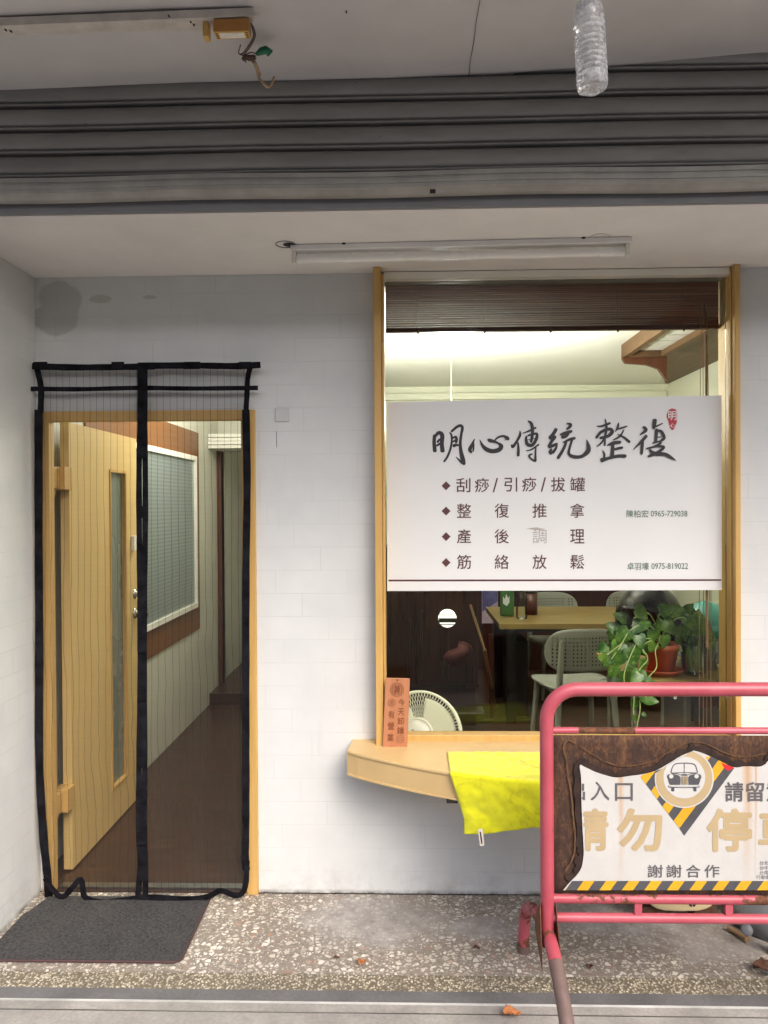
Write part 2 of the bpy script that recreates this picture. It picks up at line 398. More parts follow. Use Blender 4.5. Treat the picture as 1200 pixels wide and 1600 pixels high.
def leaf():
    t = NT('pothos leaf'); c = t.co(); n = t.noise(c, 16, 3); n2 = t.noise(c, 70, 4)
    col = t.ramp(n, [(.3, L(34,68,22)), (.5, L(66,106,36)), (.68, L(108,142,58))])
    col = t.mix(t.mr(n2, .6, .68, 0, .5), col, L(176,196,110))
    return t.set(col, .32, t.bump(n2, .2, .001), Subsurface_Weight=.0)
M['leaf'] = leaf()
def plank():
    t = NT('dark plank floor'); p = t.pos(); x, y, z = t.sep(p)
    fx = t.math('FRACT', t.math('DIVIDE', y, .12)); j = t.mr(t.math('MINIMUM', fx, t.math('SUBTRACT', 1, fx)), 0, .02, 1, 0)
    n = t.noise(t.scale(p, (2, 30, 1)), 1.5, 6, .6)
    wn_ = t.new('TexWhiteNoise', noise_dimensions='1D'); t.put(wn_.inputs['W'], t.math('FLOOR', t.math('DIVIDE', y, .12)))
    c = t.ramp(n, [(.3, L(46,29,20)), (.7, L(78,50,35))]); c = t.mix(t.math('MULTIPLY', wn_.outputs['Value'], .4), c, L(54,36,26))
    c = t.mix(t.math('MULTIPLY', j, .7), c, L(24,16,12)); return t.set(c, t.mr(n, .3, .7, .28, .45), t.bump(j, -.3, .001))
M['plank'] = plank()
def doormat():
    t = NT('ribbed doormat'); p = t.pos(); x, y, z = t.sep(p); w = t.math('SINE', t.math('MULTIPLY', y, 900)); n = t.noise(p, 95, 6, .8); b = t.noise(p, 7, 5)
    c = t.ramp(t.math('ADD', t.math('MULTIPLY', w, .05), n), [(.35, L(14,14,15)), (.68, L(82,81,82))]); c = t.mix(t.mr(b, .4, .7, 0, .3), c, L(74,72,70))
    c = t.mix(t.mr(t.noise(p, 70, 6, .8), .66, .70, 0, .8), c, L(170,160,150))
    return t.set(c, .95, t.bump(t.math('ADD', w, t.math('MULTIPLY', n, 2)), .6, .003))
M['doormat'] = doormat(); M['mat_edge'] = plain('mat binding', L(70,48,48), .8, .15, 60)
def shutter_mat():
    t = NT('shutter paint'); p = t.pos(); n = t.noise(t.scale(p, (1, 1, 5)), 2.2, 6, .65); f = t.noise(p, 120, 3)
    c = t.ramp(n, [(.3, L(124,123,121)), (.7, L(150,149,146))]); c = t.mix(t.mr(t.noise(p, 24, 6, .75), .64, .74, 0, .7), c, L(70,62,54))
    return t.set(c, .5, t.bump(f, .15, .001), .15)
M['shutter'] = shutter_mat()
M['rail'] = plain('pale shutter rail', L(158,156,150), .5, .12, 10, .2)
def rust():
    t = NT('rusted sheet'); p = t.pos(); n = t.noise(p, 7, 8, .7, .6); f = t.noise(t.scale(p, (1.6, 1, .7)), 60, 7, .75, 1.2); s = t.noise(t.scale(p, (9, 1, 1.2)), 3, 5)
    c = t.ramp(f, [(.3, L(34,22,17)), (.48, L(66,42,28)), (.64, L(104,70,42)), (.8, L(150,108,66))]); c = t.mix(t.mr(n, .42, .62, 0, .85), c, L(42,27,22))
    c = t.mix(t.mr(s, .55, .75, 0, .3), c, L(150,108,62)); return t.set(c, .88, t.bump(f, .5, .002))
M['rust'] = rust(); M['scorch'] = plain('scorched rust', L(44,28,22), .9, .35, 30, .5, 90); M['run_mark'] = plain('pale rust run', L(92,65,40), .85, .35, 40, .5, 90)
def pink(name, k):
    t = NT(name); p = t.co(); n = t.noise(p, 9, 8, .72, .4); f = t.noise(p, 70, 5); b = t.noise(p, 3.5, 3)
    c = t.ramp(b, [(.3, L(158,60,74)), (.7, L(182,88,102))]); c = t.mix(t.mr(f, .35, .75, 0, .4), c, L(170,84,90)); c = t.mix(t.mr(t.noise(p, 26, 6, .8), .60, .70, 0, .55), c, L(120,52,58))
    r = t.ramp(f, [(.3, L(52,34,26)), (.6, L(110,66,40)), (.8, L(150,100,62))])
    m = t.mr(t.math('ADD', n, t.math('MULTIPLY', f, .15)), k, k+.03, 0, 1); c = t.mix(m, c, r)
    return t.set(c, t.mr(m, 0, 1, .42, .85), t.bump(t.math('ADD', t.math('MULTIPLY', m, -1), t.math('MULTIPLY', f, .3)), .4, .001))
M['pink'] = pink('faded red paint', .76); M['pink_rusty'] = pink('rust eaten red paint', .60)
M['rust_bare'] = pink('bare rust', .30); M['foot_brown'] = plain('worn brown foot paint', L(104,84,78), .6, .12, 20, .3)
def banner():
    t = NT('worn white banner'); p = t.pos(); x, y, z = t.sep(p); n = t.noise(p, 5, 6, .7); f = t.noise(t.scale(p, (5, 1, 2)), 3.2, 3, .5)
    c = t.mix(t.mr(n, .35, .75, 0, .5), L(190,189,186), L(168,166,162)); c = t.mix(t.mr(t.noise(p, 45, 6, .75), .64, .74, 0, .5), c, L(176,168,156))
    for cx, w in ((.655, .012), (1.035, .02), (1.06, .006)):
        m = t.math('MULTIPLY', t.mr(t.math('ABSOLUTE', t.math('ADD', t.math('SUBTRACT', x, cx), t.math('MULTIPLY', t.math('SUBTRACT', n, .5), .02))), 0, w, 1, 0), t.mr(z, .5, .82, .1, .75))
        c = t.mix(m, c, L(178,128,62))
    return t.set(c, .38, t.bump(t.math('ADD', f, n), .35, .006), Specular_IOR_Level=.5)
M['banner'] = banner()
def towel():
    t = NT('yellow microfibre'); p = t.co(); n = t.noise(p, 14, 7, .7, .8); f = t.noise(p, 420, 2)
    c = t.ramp(n, [(.3, L(190,186,26)), (.45, L(226,224,18)), (.7, L(244,242,36))]); c = t.mix(t.mr(t.noise(p, 9, 6, .7), .58, .74, 0, .4), c, L(160,154,36))
    return t.set(c, .95, t.bump(t.math('ADD', f, t.math('MULTIPLY', n, 2)), .5, .003), Sheen_Weight=.3)
M['towel'] = towel()
def blind():
    t = NT('bamboo slats'); p = t.pos(); x, y, z = t.sep(p); n = t.noise(t.scale(p, (1.2, 1, 160)), 1, 5, .6)
    c = t.ramp(n, [(.3, L(70,34,20)), (.55, L(122,70,44)), (.75, L(160,104,70))]); return t.set(c, .85, t.bump(n, .4, .001), Specular_IOR_Level=.15)
M['blind'] = blind()
def glass(name, tint=(.97, .99, .97), ior=1.45):
    t = NT(name); fr = t.new('Fresnel'); fr.inputs[0].default_value = ior; tr = t.new('BsdfTransparent'); tr.inputs[0].default_value = (*tint, 1)
    gl = t.new('BsdfGlossy'); gl.inputs['Roughness'].default_value = 0.0; mx = t.new('MixShader')
    t.l.new(fr.outputs[0], mx.inputs[0]); t.l.new(tr.outputs[0], mx.inputs[1]); t.l.new(gl.outputs[0], mx.inputs[2]); t.l.new(mx.outputs[0], t.out.inputs[0]); return t.m
M['glass'] = glass('window glass', (.97, .99, .97), 1.28); M['green_glass'] = glass('jar glass', (.93, .96, .93))
M['frosted'] = plain('greenish blind behind glass', L(112,120,110), .25, .04, 1, 0)
def slatglass():
    t = NT('pane over slatted blind'); p = t.pos(); x, y, z = t.sep(p); s = t.math('SINE', t.math('MULTIPLY', z, 2*math.pi/.025))
    return t.set(t.ramp(t.mr(s, -1, 1, 0, 1), [(0, L(118,128,126)), (1, L(132,141,138))]), .18)
M['slatglass'] = slatglass()
def screen():
    t = NT('black net'); p = t.co(); x, y, z = t.sep(p); n = t.noise(t.scale(p, (1, 1, 1.2)), 3, 2)
    xx = t.math('ADD', x, t.math('MULTIPLY', t.math('MULTIPLY', t.math('SUBTRACT', n, .5), .04), t.mr(z, .5, 2.0, 1, .25))); fx = t.math('ABSOLUTE', t.math('SUBTRACT', t.math('FRACT', t.math('DIVIDE', xx, .028)), .5))
    ln = t.mr(fx, .025, .055, .40, 0); wv = t.mr(t.noise(t.scale(p, (3, 1, 110)), 1, 3), .35, .65, -.015, .015); fac = t.math('ADD', t.math('ADD', .22, wv), ln, clamp=True)
    tr = t.new('BsdfTransparent'); mx = t.new('MixShader'); t.set(L(38,38,40), .9)
    t.put(mx.inputs[0], fac); t.l.new(tr.outputs[0], mx.inputs[1]); t.l.new(t.b.outputs[0], mx.inputs[2]); t.l.new(mx.outputs[0], t.out.inputs[0]); return t.m
M['screen'] = screen()
def perforated():
    t = NT('perforated plastic'); p = t.co(); x, y, z = t.sep(p)
    fx = t.math('GREATER_THAN', t.math('FRACT', t.math('DIVIDE', x, .024)), .5); fz = t.math('GREATER_THAN', t.math('FRACT', t.math('DIVIDE', z, .024)), .5)
    m = t.math('MULTIPLY', t.math('MULTIPLY', fx, fz), t.math('MULTIPLY', t.math('LESS_THAN', t.math('ABSOLUTE', x), .215), t.math('LESS_THAN', t.math('ABSOLUTE', t.math('SUBTRACT', z, .70)), .10)))
    tr = t.new('BsdfTransparent'); mx = t.new('MixShader'); t.set(L(150,152,144), .45)
    t.put(mx.inputs[0], m); t.l.new(t.b.outputs[0], mx.inputs[1]); t.l.new(tr.outputs[0], mx.inputs[2]); t.l.new(mx.outputs[0], t.out.inputs[0]); return t.m
M['perf'] = perforated()
def emit(name, col, st):
    t = NT(name); t.set(col, .5, Emission_Color=col, Emission_Strength=st); return t.m
M['reflection_glow'] = emit('glow of round reflection', (1, .95, .82), .7)  # glow for the disc that replaces a reflection in the pane
M['bowl'] = plain('unseen uplight bowl', L(226,224,214), .5, .03, 3, 0)
def water():
    t = NT('clear plastic'); t.set((.98, .99, 1), .04, t.bump(t.noise(t.co(), 40, 2), .12, .003), Transmission_Weight=1.0, IOR=1.30)
    tl = t.new('BsdfTranslucent'); tl.inputs[0].default_value = (.97, .98, 1, 1); df = t.new('BsdfDiffuse'); df.inputs[0].default_value = (.95, .96, .98, 1)  # white translucent and diffuse mix paints in the brightness of refracted sky
    m1 = t.new('MixShader'); m1.inputs[0].default_value = .45; t.l.new(tl.outputs[0], m1.inputs[1]); t.l.new(df.outputs[0], m1.inputs[2])
    m2 = t.new('MixShader'); t.put(m2.inputs[0], t.mr(t.noise(t.co(), 90, 2), .4, .6, .22, .45)); t.l.new(t.b.outputs[0], m2.inputs[1]); t.l.new(m1.outputs[0], m2.inputs[2]); t.l.new(m2.outputs[0], t.out.inputs[0]); return t.m
M['water'] = water(); M['clear'] = glass('clear plastic film', (.93, .95, .95), 1.4)

# ------------------------------------------------------------------ ground and setting
XN = -1.552                                    # inner face of the niche's left wall
ZC = 2.595                                     # niche soffit
EDGE = -.545
struct(MB().box(-60, 60, -60, -3.41, -.30, -.06).build('road', M['asphalt']))
struct(MB().box(-12, 12, -3.4, -.706, -.3, -.003).build('pavement', M['concrete']))
struct(MB().box(XN, 3.2, EDGE, .0, -.2, 0).build('terrazzo_floor', M['terrazzo']))
struct(MB().box(-1.9, 3.2, -.638, EDGE-.004, -.2, -.002).build('pebble_strip', M['pebble']))
struct(MB().box(-1.9, 3.2, -.698, -.640, -.2, .0).build('sill_strip', M['slate']))
mb = MB(); mb.box(-1.9, 3.2, -.7045, -.700, -.2, .001); mb.build('sill_edge', M['edge_metal'])['kind'] = 'structure'
mb = MB(); mb.box(-1.9, 3.2, -.752, -.749, -.02, -.001); mb.build('floor_trim', M['steel'])['kind'] = 'structure'
struct(MB().box(-1.75, 2.75, .0, 4.9, -.06, .004).build('interior_floor', M['plank']))

def holed_wall(mb, x0, x1, z0, z1, holes, y0, y1):
    xs = sorted({x0, x1, *[h[0] for h in holes], *[h[1] for h in holes]}); zs = sorted({z0, z1, *[h[2] for h in holes], *[h[3] for h in holes]})
    inside = lambda x, z: any(h[0] < x < h[1] and h[2] < z < h[3] for h in holes)
    solid = {}
    for i in range(len(xs)-1):
        for j in range(len(zs)-1): solid[i, j] = not inside((xs[i]+xs[i+1])/2, (zs[j]+zs[j+1])/2)
    for (i, j), s_ in solid.items():
        if not s_: continue
        a, b, c, d = xs[i], xs[i+1], zs[j], zs[j+1]
        for y in (y0, y1): mb.add([(a,y,c),(b,y,c),(b,y,d),(a,y,d)], [(0,1,2,3)])
        for di, dj, q in ((-1,0,[(a,y0,c),(a,y1,c),(a,y1,d),(a,y0,d)]), (1,0,[(b,y0,c),(b,y1,c),(b,y1,d),(b,y0,d)]), (0,-1,[(a,y0,c),(b,y0,c),(b,y1,c),(a,y1,c)]), (0,1,[(a,y0,d),(b,y0,d),(b,y1,d),(a,y1,d)])):
            if not solid.get((i+di, j+dj), False): mb.add(q, [(0,1,2,3)])
    return mb
DX0, DX1, DZ1 = -1.532, -.622, 2.030           # door frame outer
WX0, WX1, WZ0, WZ1 = -.122, 1.360, .60, 2.575  # window frame outer
shop = thing('shop_building', 'white tiled shopfront building with a recessed door and wide window', 'building', (0, 0, 0))
holed_wall(MB(), XN+.001, 3.2, .0, ZC-.001, [(DX0, DX1, -.01, DZ1), (WX0, WX1, WZ0, WZ1)], 0, .05).build('front_wall', M['tile_front'], shop)
MB().box(-3.2, XN, -.60, .05, -.02, ZC-.002).build('side_wall', M['tile_side'], shop)
MB().box(-3.2, 3.6, -.675, .30, ZC, 3.4).build('soffit', M['soffit'], shop)
MB().box(-3.2, 3.6, -.690, -.678, ZC+.002, 3.35).build('beam', M['header'], shop)
# arcade ceiling slab, slightly out of level
a = at(0, 129, -.80); b = at(600, 108.5, -.80); c = at(1200, 69, -.80)
mb = MB(); xs = [-3.4, a.x, (a.x+b.x)/2, b.x, (b.x+c.x)/2, c.x, 3.8]; zs = [a.z+.02, a.z, (a.z+b.z)/2+.006, b.z, (b.z+c.z)/2-.006, c.z, c.z+.05]
vs = []
for x, z in zip(xs, zs): vs += [(x, -.66, z), (x, -1.75, z+.01), (x, -.66, 3.6), (x, -1.75, 3.6)]
fs = []
for i in range(len(xs)-1): o = i*4; fs += [(o, o+4, o+5, o+1), (o+2, o+3, o+7, o+6), (o, o+2, o+6, o+4), (o+1, o+5, o+7, o+3)]
mb.add(vs, fs); arc = mb.build('arcade_ceiling', M['arcade'], shop)
def ceil_z(x):
    for i in range(len(xs)-1):
        if xs[i] <= x <= xs[i+1]: return zs[i]+(zs[i+1]-zs[i])*(x-xs[i])/(xs[i+1]-xs[i])
    return zs[-1]
mb = MB(); x = PX(744, -1.0, 60)
mb.tube([(x+.0012*math.sin(k*2.1), -.70-.06*k, ceil_z(x)-.0005) for k in range(14)], .0008, 5); mb.build('crack', M['dark_hole'], arc)
MB().box(-3.4, 3.8, -1.76, .3, 3.61, 7.5).build('upper_wall', M['far_wall'], shop)
for k, (px, py) in enumerate(((265, 26), (541, 19), (783, 10))):
    pass
# roller shutter, rolled up under the arcade ceiling
sh = thing('roller_shutter', 'grey ribbed metal roller shutter rolled up above the shopfront', 'shutter', (0, -.74, 2.63))
P = .0765; z0 = 2.688; prof = []
for k in range(9):
    b = z0+k*P
    for dz, dy in ((0, .020), (.0045, .020), (.005, .004), (.008, -.002), (.012, -.003), (.0145, .001), (.0155, .007), (.018, .007), (.020, .001), (.028, -.006), (.040, -.011), (.052, -.012), (.062, -.009), (.070, -.002), (.0745, .010)):
        prof.append((-.744+dy, b+dz))
mb = MB(); X0, X1 = -1.9, 3.3; nx = 26
for i in range(len(prof)-1):
    pass
vs = [(X0+(X1-X0)*i/nx, y+.0010*math.sin(i*1.7+z*9), z+.0010*math.sin(i*1.1)) for i in range(nx+1) for (y, z) in prof]; n = len(prof)
mb.add(vs, [(i*n+j, (i+1)*n+j, (i+1)*n+j+1, i*n+j+1) for i in range(nx) for j in range(n-1)], 0, True)
mb.build('slat_curtain', M['shutter'], sh)
mb = MB()
prof = [(-.735, 2.690), (-.752, 2.690), (-.752, 2.676), (-.748, 2.675), (-.748, 2.668), (-.752, 2.667), (-.752, 2.655), (-.747, 2.654), (-.747, 2.642), (-.738, 2.640), (-.726, 2.628), (-.700, 2.627), (-.700, 2.690)]
m = len(prof); nx = 40
vs = [(X0+(X1-X0)*i/nx, y, z+.0025*math.sin(i*.8)+(.006*max(0, i/nx-.62) if k > 7 else 0)) for i in range(nx+1) for k, (y, z) in enumerate(prof)]
mb.add(vs, [(i*m+j, (i+1)*m+j, (i+1)*m+(j+1) % m, i*m+(j+1) % m) for i in range(nx) for j in range(m)], 0)
mb.build('bottom_rail', M['rail'], sh)
q = at(676, 299, -.755); MB().obox(q, .018, .012, .009).build('latch', M['dark_hole'], sh)

# ------------------------------------------------------------------ door set
dr = MB()
fy0, fy1 = -.018, .03
dr.box(DX0, DX0+.043, fy0, fy1, 0.001, DZ1); dr.box(DX1-.047, DX1, fy0, fy1, 0.001, DZ1); dr.box(DX0+.0432, DX1-.0472, fy0, fy1, DZ1-.042, DZ1)
dr.box(DX1-.062, DX1-.0475, -.001, .028, 0.001, DZ1-.0425)
df = dr.build('door_frame', M['yellow_wood'], shop, bevel=.003)
MB().box(DX0+.05, DX1-.05, .02, .06, .0045, .012).build('threshold', M['steel'], shop)
# open leaf: swung into the corridor, standing at a right angle to the front
LX0, LX1, LY0, LY1, LZ0, LZ1 = -1.530, -1.490, .175, 1.03, .012, 2.006
gy0, gy1, gz0, gz1 = .64, .865, .19, 1.818
mb = MB()
for (y0, y1, za, zb) in ((LY0, gy0, LZ0, LZ1), (gy1, LY1, LZ0, LZ1), (gy0, gy1, LZ0, gz0), (gy0, gy1, gz1, LZ1)):
    mb.box(LX0, LX1, y0, y1, za, zb)
door = mb.build('door', M['door_wood'], shop)
mb = MB(); 
for (y0, y1, za, zb) in ((gy0-.002, gy0+.012, gz0, gz1), (gy1-.012, gy1+.002, gz0, gz1), (gy0+.0122, gy1-.0122, gz0-.002, gz0+.012), (gy0+.0122, gy1-.0122, gz1-.012, gz1+.002)):
    mb.box(LX0-.004, LX1+.005, y0, y1, za, zb)
mb.build('glazing_bead', M['yellow_wood'], door)
MB().box(LX0+.017, LX0+.023, gy0+.005, gy1-.005, gz0+.005, gz1-.005).build('glass_slit', M['frosted'], door)
RX = Matrix.Rotation(math.pi/2, 3, 'Y')         # local z -> +x
mb = MB(); kx = LX1
mb.lathe([(0, .001), (.030, .001), (.032, .004), (.024, .010), (.012, .014), (.011, .034), (.020, .040), (.027, .050), (.028, .060), (.022, .070), (0, .073)], (kx, .985, 1.045), RX, 24)
mb.build('door_knob', M['chrome'], door)
MB().lathe([(0, .001), (.027, .001), (.028, .006), (.016, .012), (.014, .020), (0, .021)], (kx, .985, 1.15), RX, 22).build('deadbolt', M['chrome'], door)
MB().box(kx+.0005, kx+.02, .935, .975, 1.39, 1.47).build('door_alarm', M['white_plastic'], door, bevel=.003)
for zc in (1.755, .345):
    mb = MB(); mb.box(-1.541, -1.476, .10, .174, zc-.05, zc+.05); mb.box(-1.538, -1.50, .031, .0995, zc-.045, zc+.045); mb.tube([(-1.525, .106, zc-.075), (-1.525, .106, zc-.048)], .006, 10)
    mb.build('hinge', M['yellow_wood'], door, bevel=.003)

# net door curtain, hung in front of the door
YS = -.050
def tape(mb, pts, w, Y=YS, th=.003, n=5):
    P_ = catmull([(x, y, 0) for x, y in pts], n)
    Lp, Rp = [], []
    for i, p in enumerate(P_):
        t = (P_[min(i+1, len(P_)-1)]-P_[max(i-1, 0)]).normalized(); nn = Vector((-t.y, t.x, 0))
        ww = w*(1+.04*math.sin(i*1.9)+.03*math.sin(i*.7)); Lp.append(p+nn*ww/2); Rp.append(p-nn*ww/2)
    n_ = len(P_); wob = lambda p: .004*math.sin(p.y*.021+p.x*.05)
    vs = [at(p.x, p.y, Y+wob(p)) for p in Lp]+[at(p.x, p.y, Y+wob(p)) for p in Rp]
    vs += [v+Vector((0, th, 0)) for v in vs]
    fs = []
    for i in range(n_-1):
        fs += [(i, i+1, n_+i+1, n_+i), (2*n_+i, 3*n_+i, 3*n_+i+1, 2*n_+i+1), (i, 2*n_+i, 2*n_+i+1, i+1), (n_+i, n_+i+1, 3*n_+i+1, 3*n_+i)]
    fs += [(0, n_, 3*n_, 2*n_), (n_-1, 3*n_-1, 4*n_-1, 2*n_-1)]
    mb.add(vs, fs); return mb
sc = thing('screen_curtain', 'black net insect curtain with webbing borders hung over the doorway', 'screen', (-1.05, YS, 0))
def half(xl, xr, top):
    def fn(u, v):
        yb = 1400+6*math.sin(u*9); py = top+(yb-top)*v; px = xl(py)+(xr(py)-xl(py))*u
        return at(px, py, YS+.003+.009*math.sin(u*19+v*3)*(.3+v)+.012*math.sin(v*7+u*2)*v)
    return fn
lx = lambda y: 60+8*max(0, (y-1250)/150) if y > 1250 else 62-1.5*math.sin((y-570)/30)*(y < 640)
rx = lambda y: 384+4*math.sin((y-600)/90) if y < 1330 else 384
mx = lambda y: 222+1.5*math.sin(y/70)
mb = MB(); mb.grid(half(lx, mx, 576), 60, 90); mb.build('net_panel', M['screen'], sc)
mb = MB(); mb.grid(half(mx, rx, 576), 60, 90); mb.build('net_panel', M['screen'], sc)
tapes = [([(50, 572), (120, 574), (215, 573)], 10), ([(215, 571.5), (300, 571), (365, 572), (407, 570)], 10), ([(48, 607.5), (130, 608), (215, 606), (300, 607), (403, 606)], 7),
         ([(57, 573), (61, 590), (64, 610), (63, 645)], 9), ([(391, 573), (387, 590), (386, 612), (384, 645)], 8),
         ([(60, 640), (60, 800), (61, 1000), (61, 1180), (67, 1300), (74, 1370), (76, 1402)], 12.5),
         ([(384, 640), (386, 760), (384, 900), (384, 1060), (384, 1200), (384, 1290), (383, 1340), (385, 1360)], 11.5),
         ([(218.5, 571), (218.5, 650), (217, 760), (218, 900), (219, 1060), (217, 1190), (217, 1300), (219, 1350), (215, 1404)], 8.5),
         ([(226, 571), (226, 640), (227, 780), (226, 900), (225, 1040), (226, 1190), (225, 1290), (227, 1350), (227, 1405)], 8.5)]
for k, (p, w) in enumerate(tapes): tape(MB(), p, w, YS-.001-.0012*k).build('webbing', M['black'], sc)
hem = [(70, 1372), (82, 1390), (97, 1402), (112, 1388), (126, 1374), (130, 1396), (136, 1404), (160, 1410), (190, 1407), (228, 1402), (290, 1405), (325, 1401), (345, 1392), (370, 1400), (383, 1386), (386, 1345)]
mb = tape(MB(), hem, 8.5, YS-.028, n=4); mb.build('hem', M['black'], sc)
for px, py, w in ((63, 571, 22), (184, 571, 20), (229, 572, 26), (300, 571, 26), (383, 571, 20)): MB().obox(at(px, py, YS-.014), w/383, .003, .03).build('fixing_tab', M['black'], sc)
for py in (707, 800, 905, 1010, 1085, 1190, 1245, 1310): MB().obox(at(222, py, YS-.016), 15/383, .004, .05).build('magnet_pocket', M['black'], sc)

# ------------------------------------------------------------------ corridor and room behind
iw = thing('interior_room', 'cream painted interior of the shop seen through door and window', 'room', (0, 2.5, 0))
MB().box(-1.80, -1.61, .052, 4.63, .0, 2.799).build('side_wall', M['corridor_wall'], iw)
MB().box(-.50, -.42, .052, 3.366, .0, 2.799).build('partition', M['inner_wall'], iw)
MB().box(-1.80, 2.75, .302, 4.9, 2.80, 2.9).build('ceiling', M['inner_ceiling'], iw)
holed_wall(MB(), -1.609, -.42, .0, 2.799, [(-1.573, -.75, .0, 2.10)], 3.37, 3.46).build('end_wall', M['corridor_wall'], iw)
MB().box(-1.8, -.42, 4.63, 4.75, .0, 2.799).build('end_wall', M['corridor_wall'], iw)
MB().box(-1.605, -.43, 4.60, 4.629, .095, .21).build('baseboard', M['brown_trim'], iw)
MB().box(-1.606, -1.573, 3.34, 3.45, .095, 2.10).build('jamb', M['brown_trim'], iw)
MB().box(-1.34, -1.27, 4.585, 4.628, .55, 1.85).build('upright', M['brown_trim'], iw)
MB().box(-1.608, -.502, 3.04, 4.6, .005, .094).build('step', M['plank'], iw)
MB().box(-.418, 2.55, 4.40, 4.6, .004, 2.799).build('back_wall', M['inner_wall'], iw)
MB().box(-.416, 2.545, 4.37, 4.399, .005, 1.02).build('wainscot', M['wainscot'], iw)
MB().box(2.55, 2.75, .052, 4.4, .004, 2.799).build('side_wall', M['inner_wall'], iw)
MB().box(-.41, 2.54, 4.31, 4.399, 2.66, 2.72).build('cornice', M['inner_wall'], iw)
lv = MB(); y0, y1 = 3.05, 3.36
for k in range(4): lv.box(-1.605, -.52, y0-.012*(k % 2), y1, 2.105+k*.03, 2.131+k*.03)
tag(lv.build('louvre_box', M['white_plastic']), 'cream slatted pelmet over the inner doorway at corridor end', 'pelmet')
# corridor window in the left wall
cw = thing('corridor_window', 'interior window with white frame on a brown board along the corridor wall', 'window', (-1.61, 1.7, .69))
MB().box(-1.609, -1.600, .62, 2.74, .68, 2.20).build('surround', M['brown'], cw)
mb = MB(); y0, y1, za, zb, w = .75, 2.60, .865, 2.01, .035
mb.box(-1.599, -1.575, y0, y0+w, za, zb); mb.box(-1.599, -1.575, y1-w, y1, za, zb); mb.box(-1.599, -1.575, y0+w, y1-w, za, za+w); mb.box(-1.599, -1.575, y0+w, y1-w, zb-w, zb)
mb.build('window_frame', M['white_plastic'], cw)
MB().box(-1.599, -1.592, y0+w, y1-w, za+w, zb-w).build('pane', M['slatglass'], cw)

# interior lamps (they light the rooms; both hang above what the camera sees)
def unseen_ceiling_lamp(x, y, z, watt, r, label, bowl=False):
    t = thing('unseen_ceiling_lamp', label, 'ceiling lamp', (x, y, z))
    MB().lathe([(0, .0), (.05, .0), (.05, -.03), (0, -.03)], (x, y, 2.798), n=20).build('base', M['white_metal'], t)
    MB().tube([(x, y, 2.768), (x, y, z+.05)], .0014).build('stem', M['white_metal'], t)
    if bowl: MB().lathe([(0, -.10), (.08, -.095), (.13, -.075), (.16, -.03), (.165, -.03), (.132, -.08), (.08, -.102), (0, -.107)], (x, y, z), n=32).build('unseen_uplight_bowl', M['bowl'], t)  # unseen opaque bowl, added to throw the light up at the ceiling
    l = bpy.data.lights.new('bulb_light', 'POINT'); l.energy = watt; l.shadow_soft_size = r; l.color = (1, .97, .91)
    o = bpy.data.objects.new('bulb_light', l); COL.objects.link(o); o.location = (0, 0, -.03); o.parent = t
    return t
unseen_ceiling_lamp(.30, 1.7, 2.17, 74, .05, 'unseen ceiling lamp in the front room behind the window blind', True)
unseen_ceiling_lamp(-1.0, 1.6, 2.60, 22, .07, 'unseen ceiling lamp in the corridor behind the door')

# ------------------------------------------------------------------ shop window
win = thing('shop_window', 'large fixed window in a yellow wooden frame above the counter', 'window', ((WX0+WX1)/2, 0, WZ0))
mb = MB(); y0, y1 = -.085, .10
mb.box(WX0, WX0+.030, y0, y1, WZ0+.001, WZ1+.018)
mb.box(WX0+.0305, WX0+.041, y0+.03, y1, WZ0+.001, WZ1)
mb.box(WX1-.022, WX1, -.055, y1, WZ0+.001, WZ1+.018); mb.box(WX1-.028, WX1-.0225, -.025, y1, WZ0+.001, WZ1)
mb.box(WX0+.0415, WX1-.0285, -.03, .03, WZ0+.001, .678)
wf = mb.build('window_frame', M['yellow_wood'], win, bevel=.003)
MB().box(WX0+.0415, WX1-.0285, -.02, y1, WZ1-.012, WZ1+.016).build('head_strip', M['white_plastic'], win)
MB().box(WX0+.0412, WX1-.0283, .020, .026, .672, WZ1-.013).build('glass_pane', M['glass'], win)
# counter with bowed front
def bow(n=40):
    pts = []
    xa, xb = -.235, 1.50
    for i in range(n+1):
        u = i/n; x = xa+(xb-xa)*u; s_ = math.sin(math.pi*u)
        pts.append((x, -.155-.36*s_**.9))
    return pts
ct = thing('bay_counter', 'tan bow fronted wooden counter shelf below the shop window', 'counter', (.63, -.2, .53))
bp = bow(); ZT = .652; 
mb = MB(); poly = [(bp[0][0]+.012, -.001)]+bp+[(bp[-1][0]-.012, -.001)]
mb.prism([Vector((x, y, ZT-.012)) for x, y in poly], (0, 0, .012)); mb.build('counter_top', M['counter_top'], ct, bevel=.003)
mb = MB(); inn = [(x, y+.006) for x, y in bp]
poly = [(bp[0][0]+.016, -.001)]+inn+[(bp[-1][0]-.016, -.001)]
mb.prism([Vector((x, y, ZT-.090)) for x, y in poly], (0, 0, .0775)); mb.build('fascia', M['counter_top'], ct)
mb = MB(); poly = [(bp[0][0]+.013, -.001)]+[(x, y+.001) for x, y in bp]+[(bp[-1][0]-.013, -.001)]
mb.prism([Vector((x, y, ZT-.100)) for x, y in poly], (0, 0, .0095)); mb.build('lower_edge', M['counter_top'], ct, bevel=.002)
q = az(707, 1256, ZT-.106); MB().box(q.x-.02, q.x+.02, q.y+.02, q.y+.06, ZT-.112, ZT-.1005).build('bracket', M['dark_hole'], ct)
def bow_y(x):
    for (xa, ya), (xb, yb) in zip(bp, bp[1:]):
        if xa <= x <= xb: return ya+(yb-ya)*(x-xa)/(xb-xa)
    return -.15
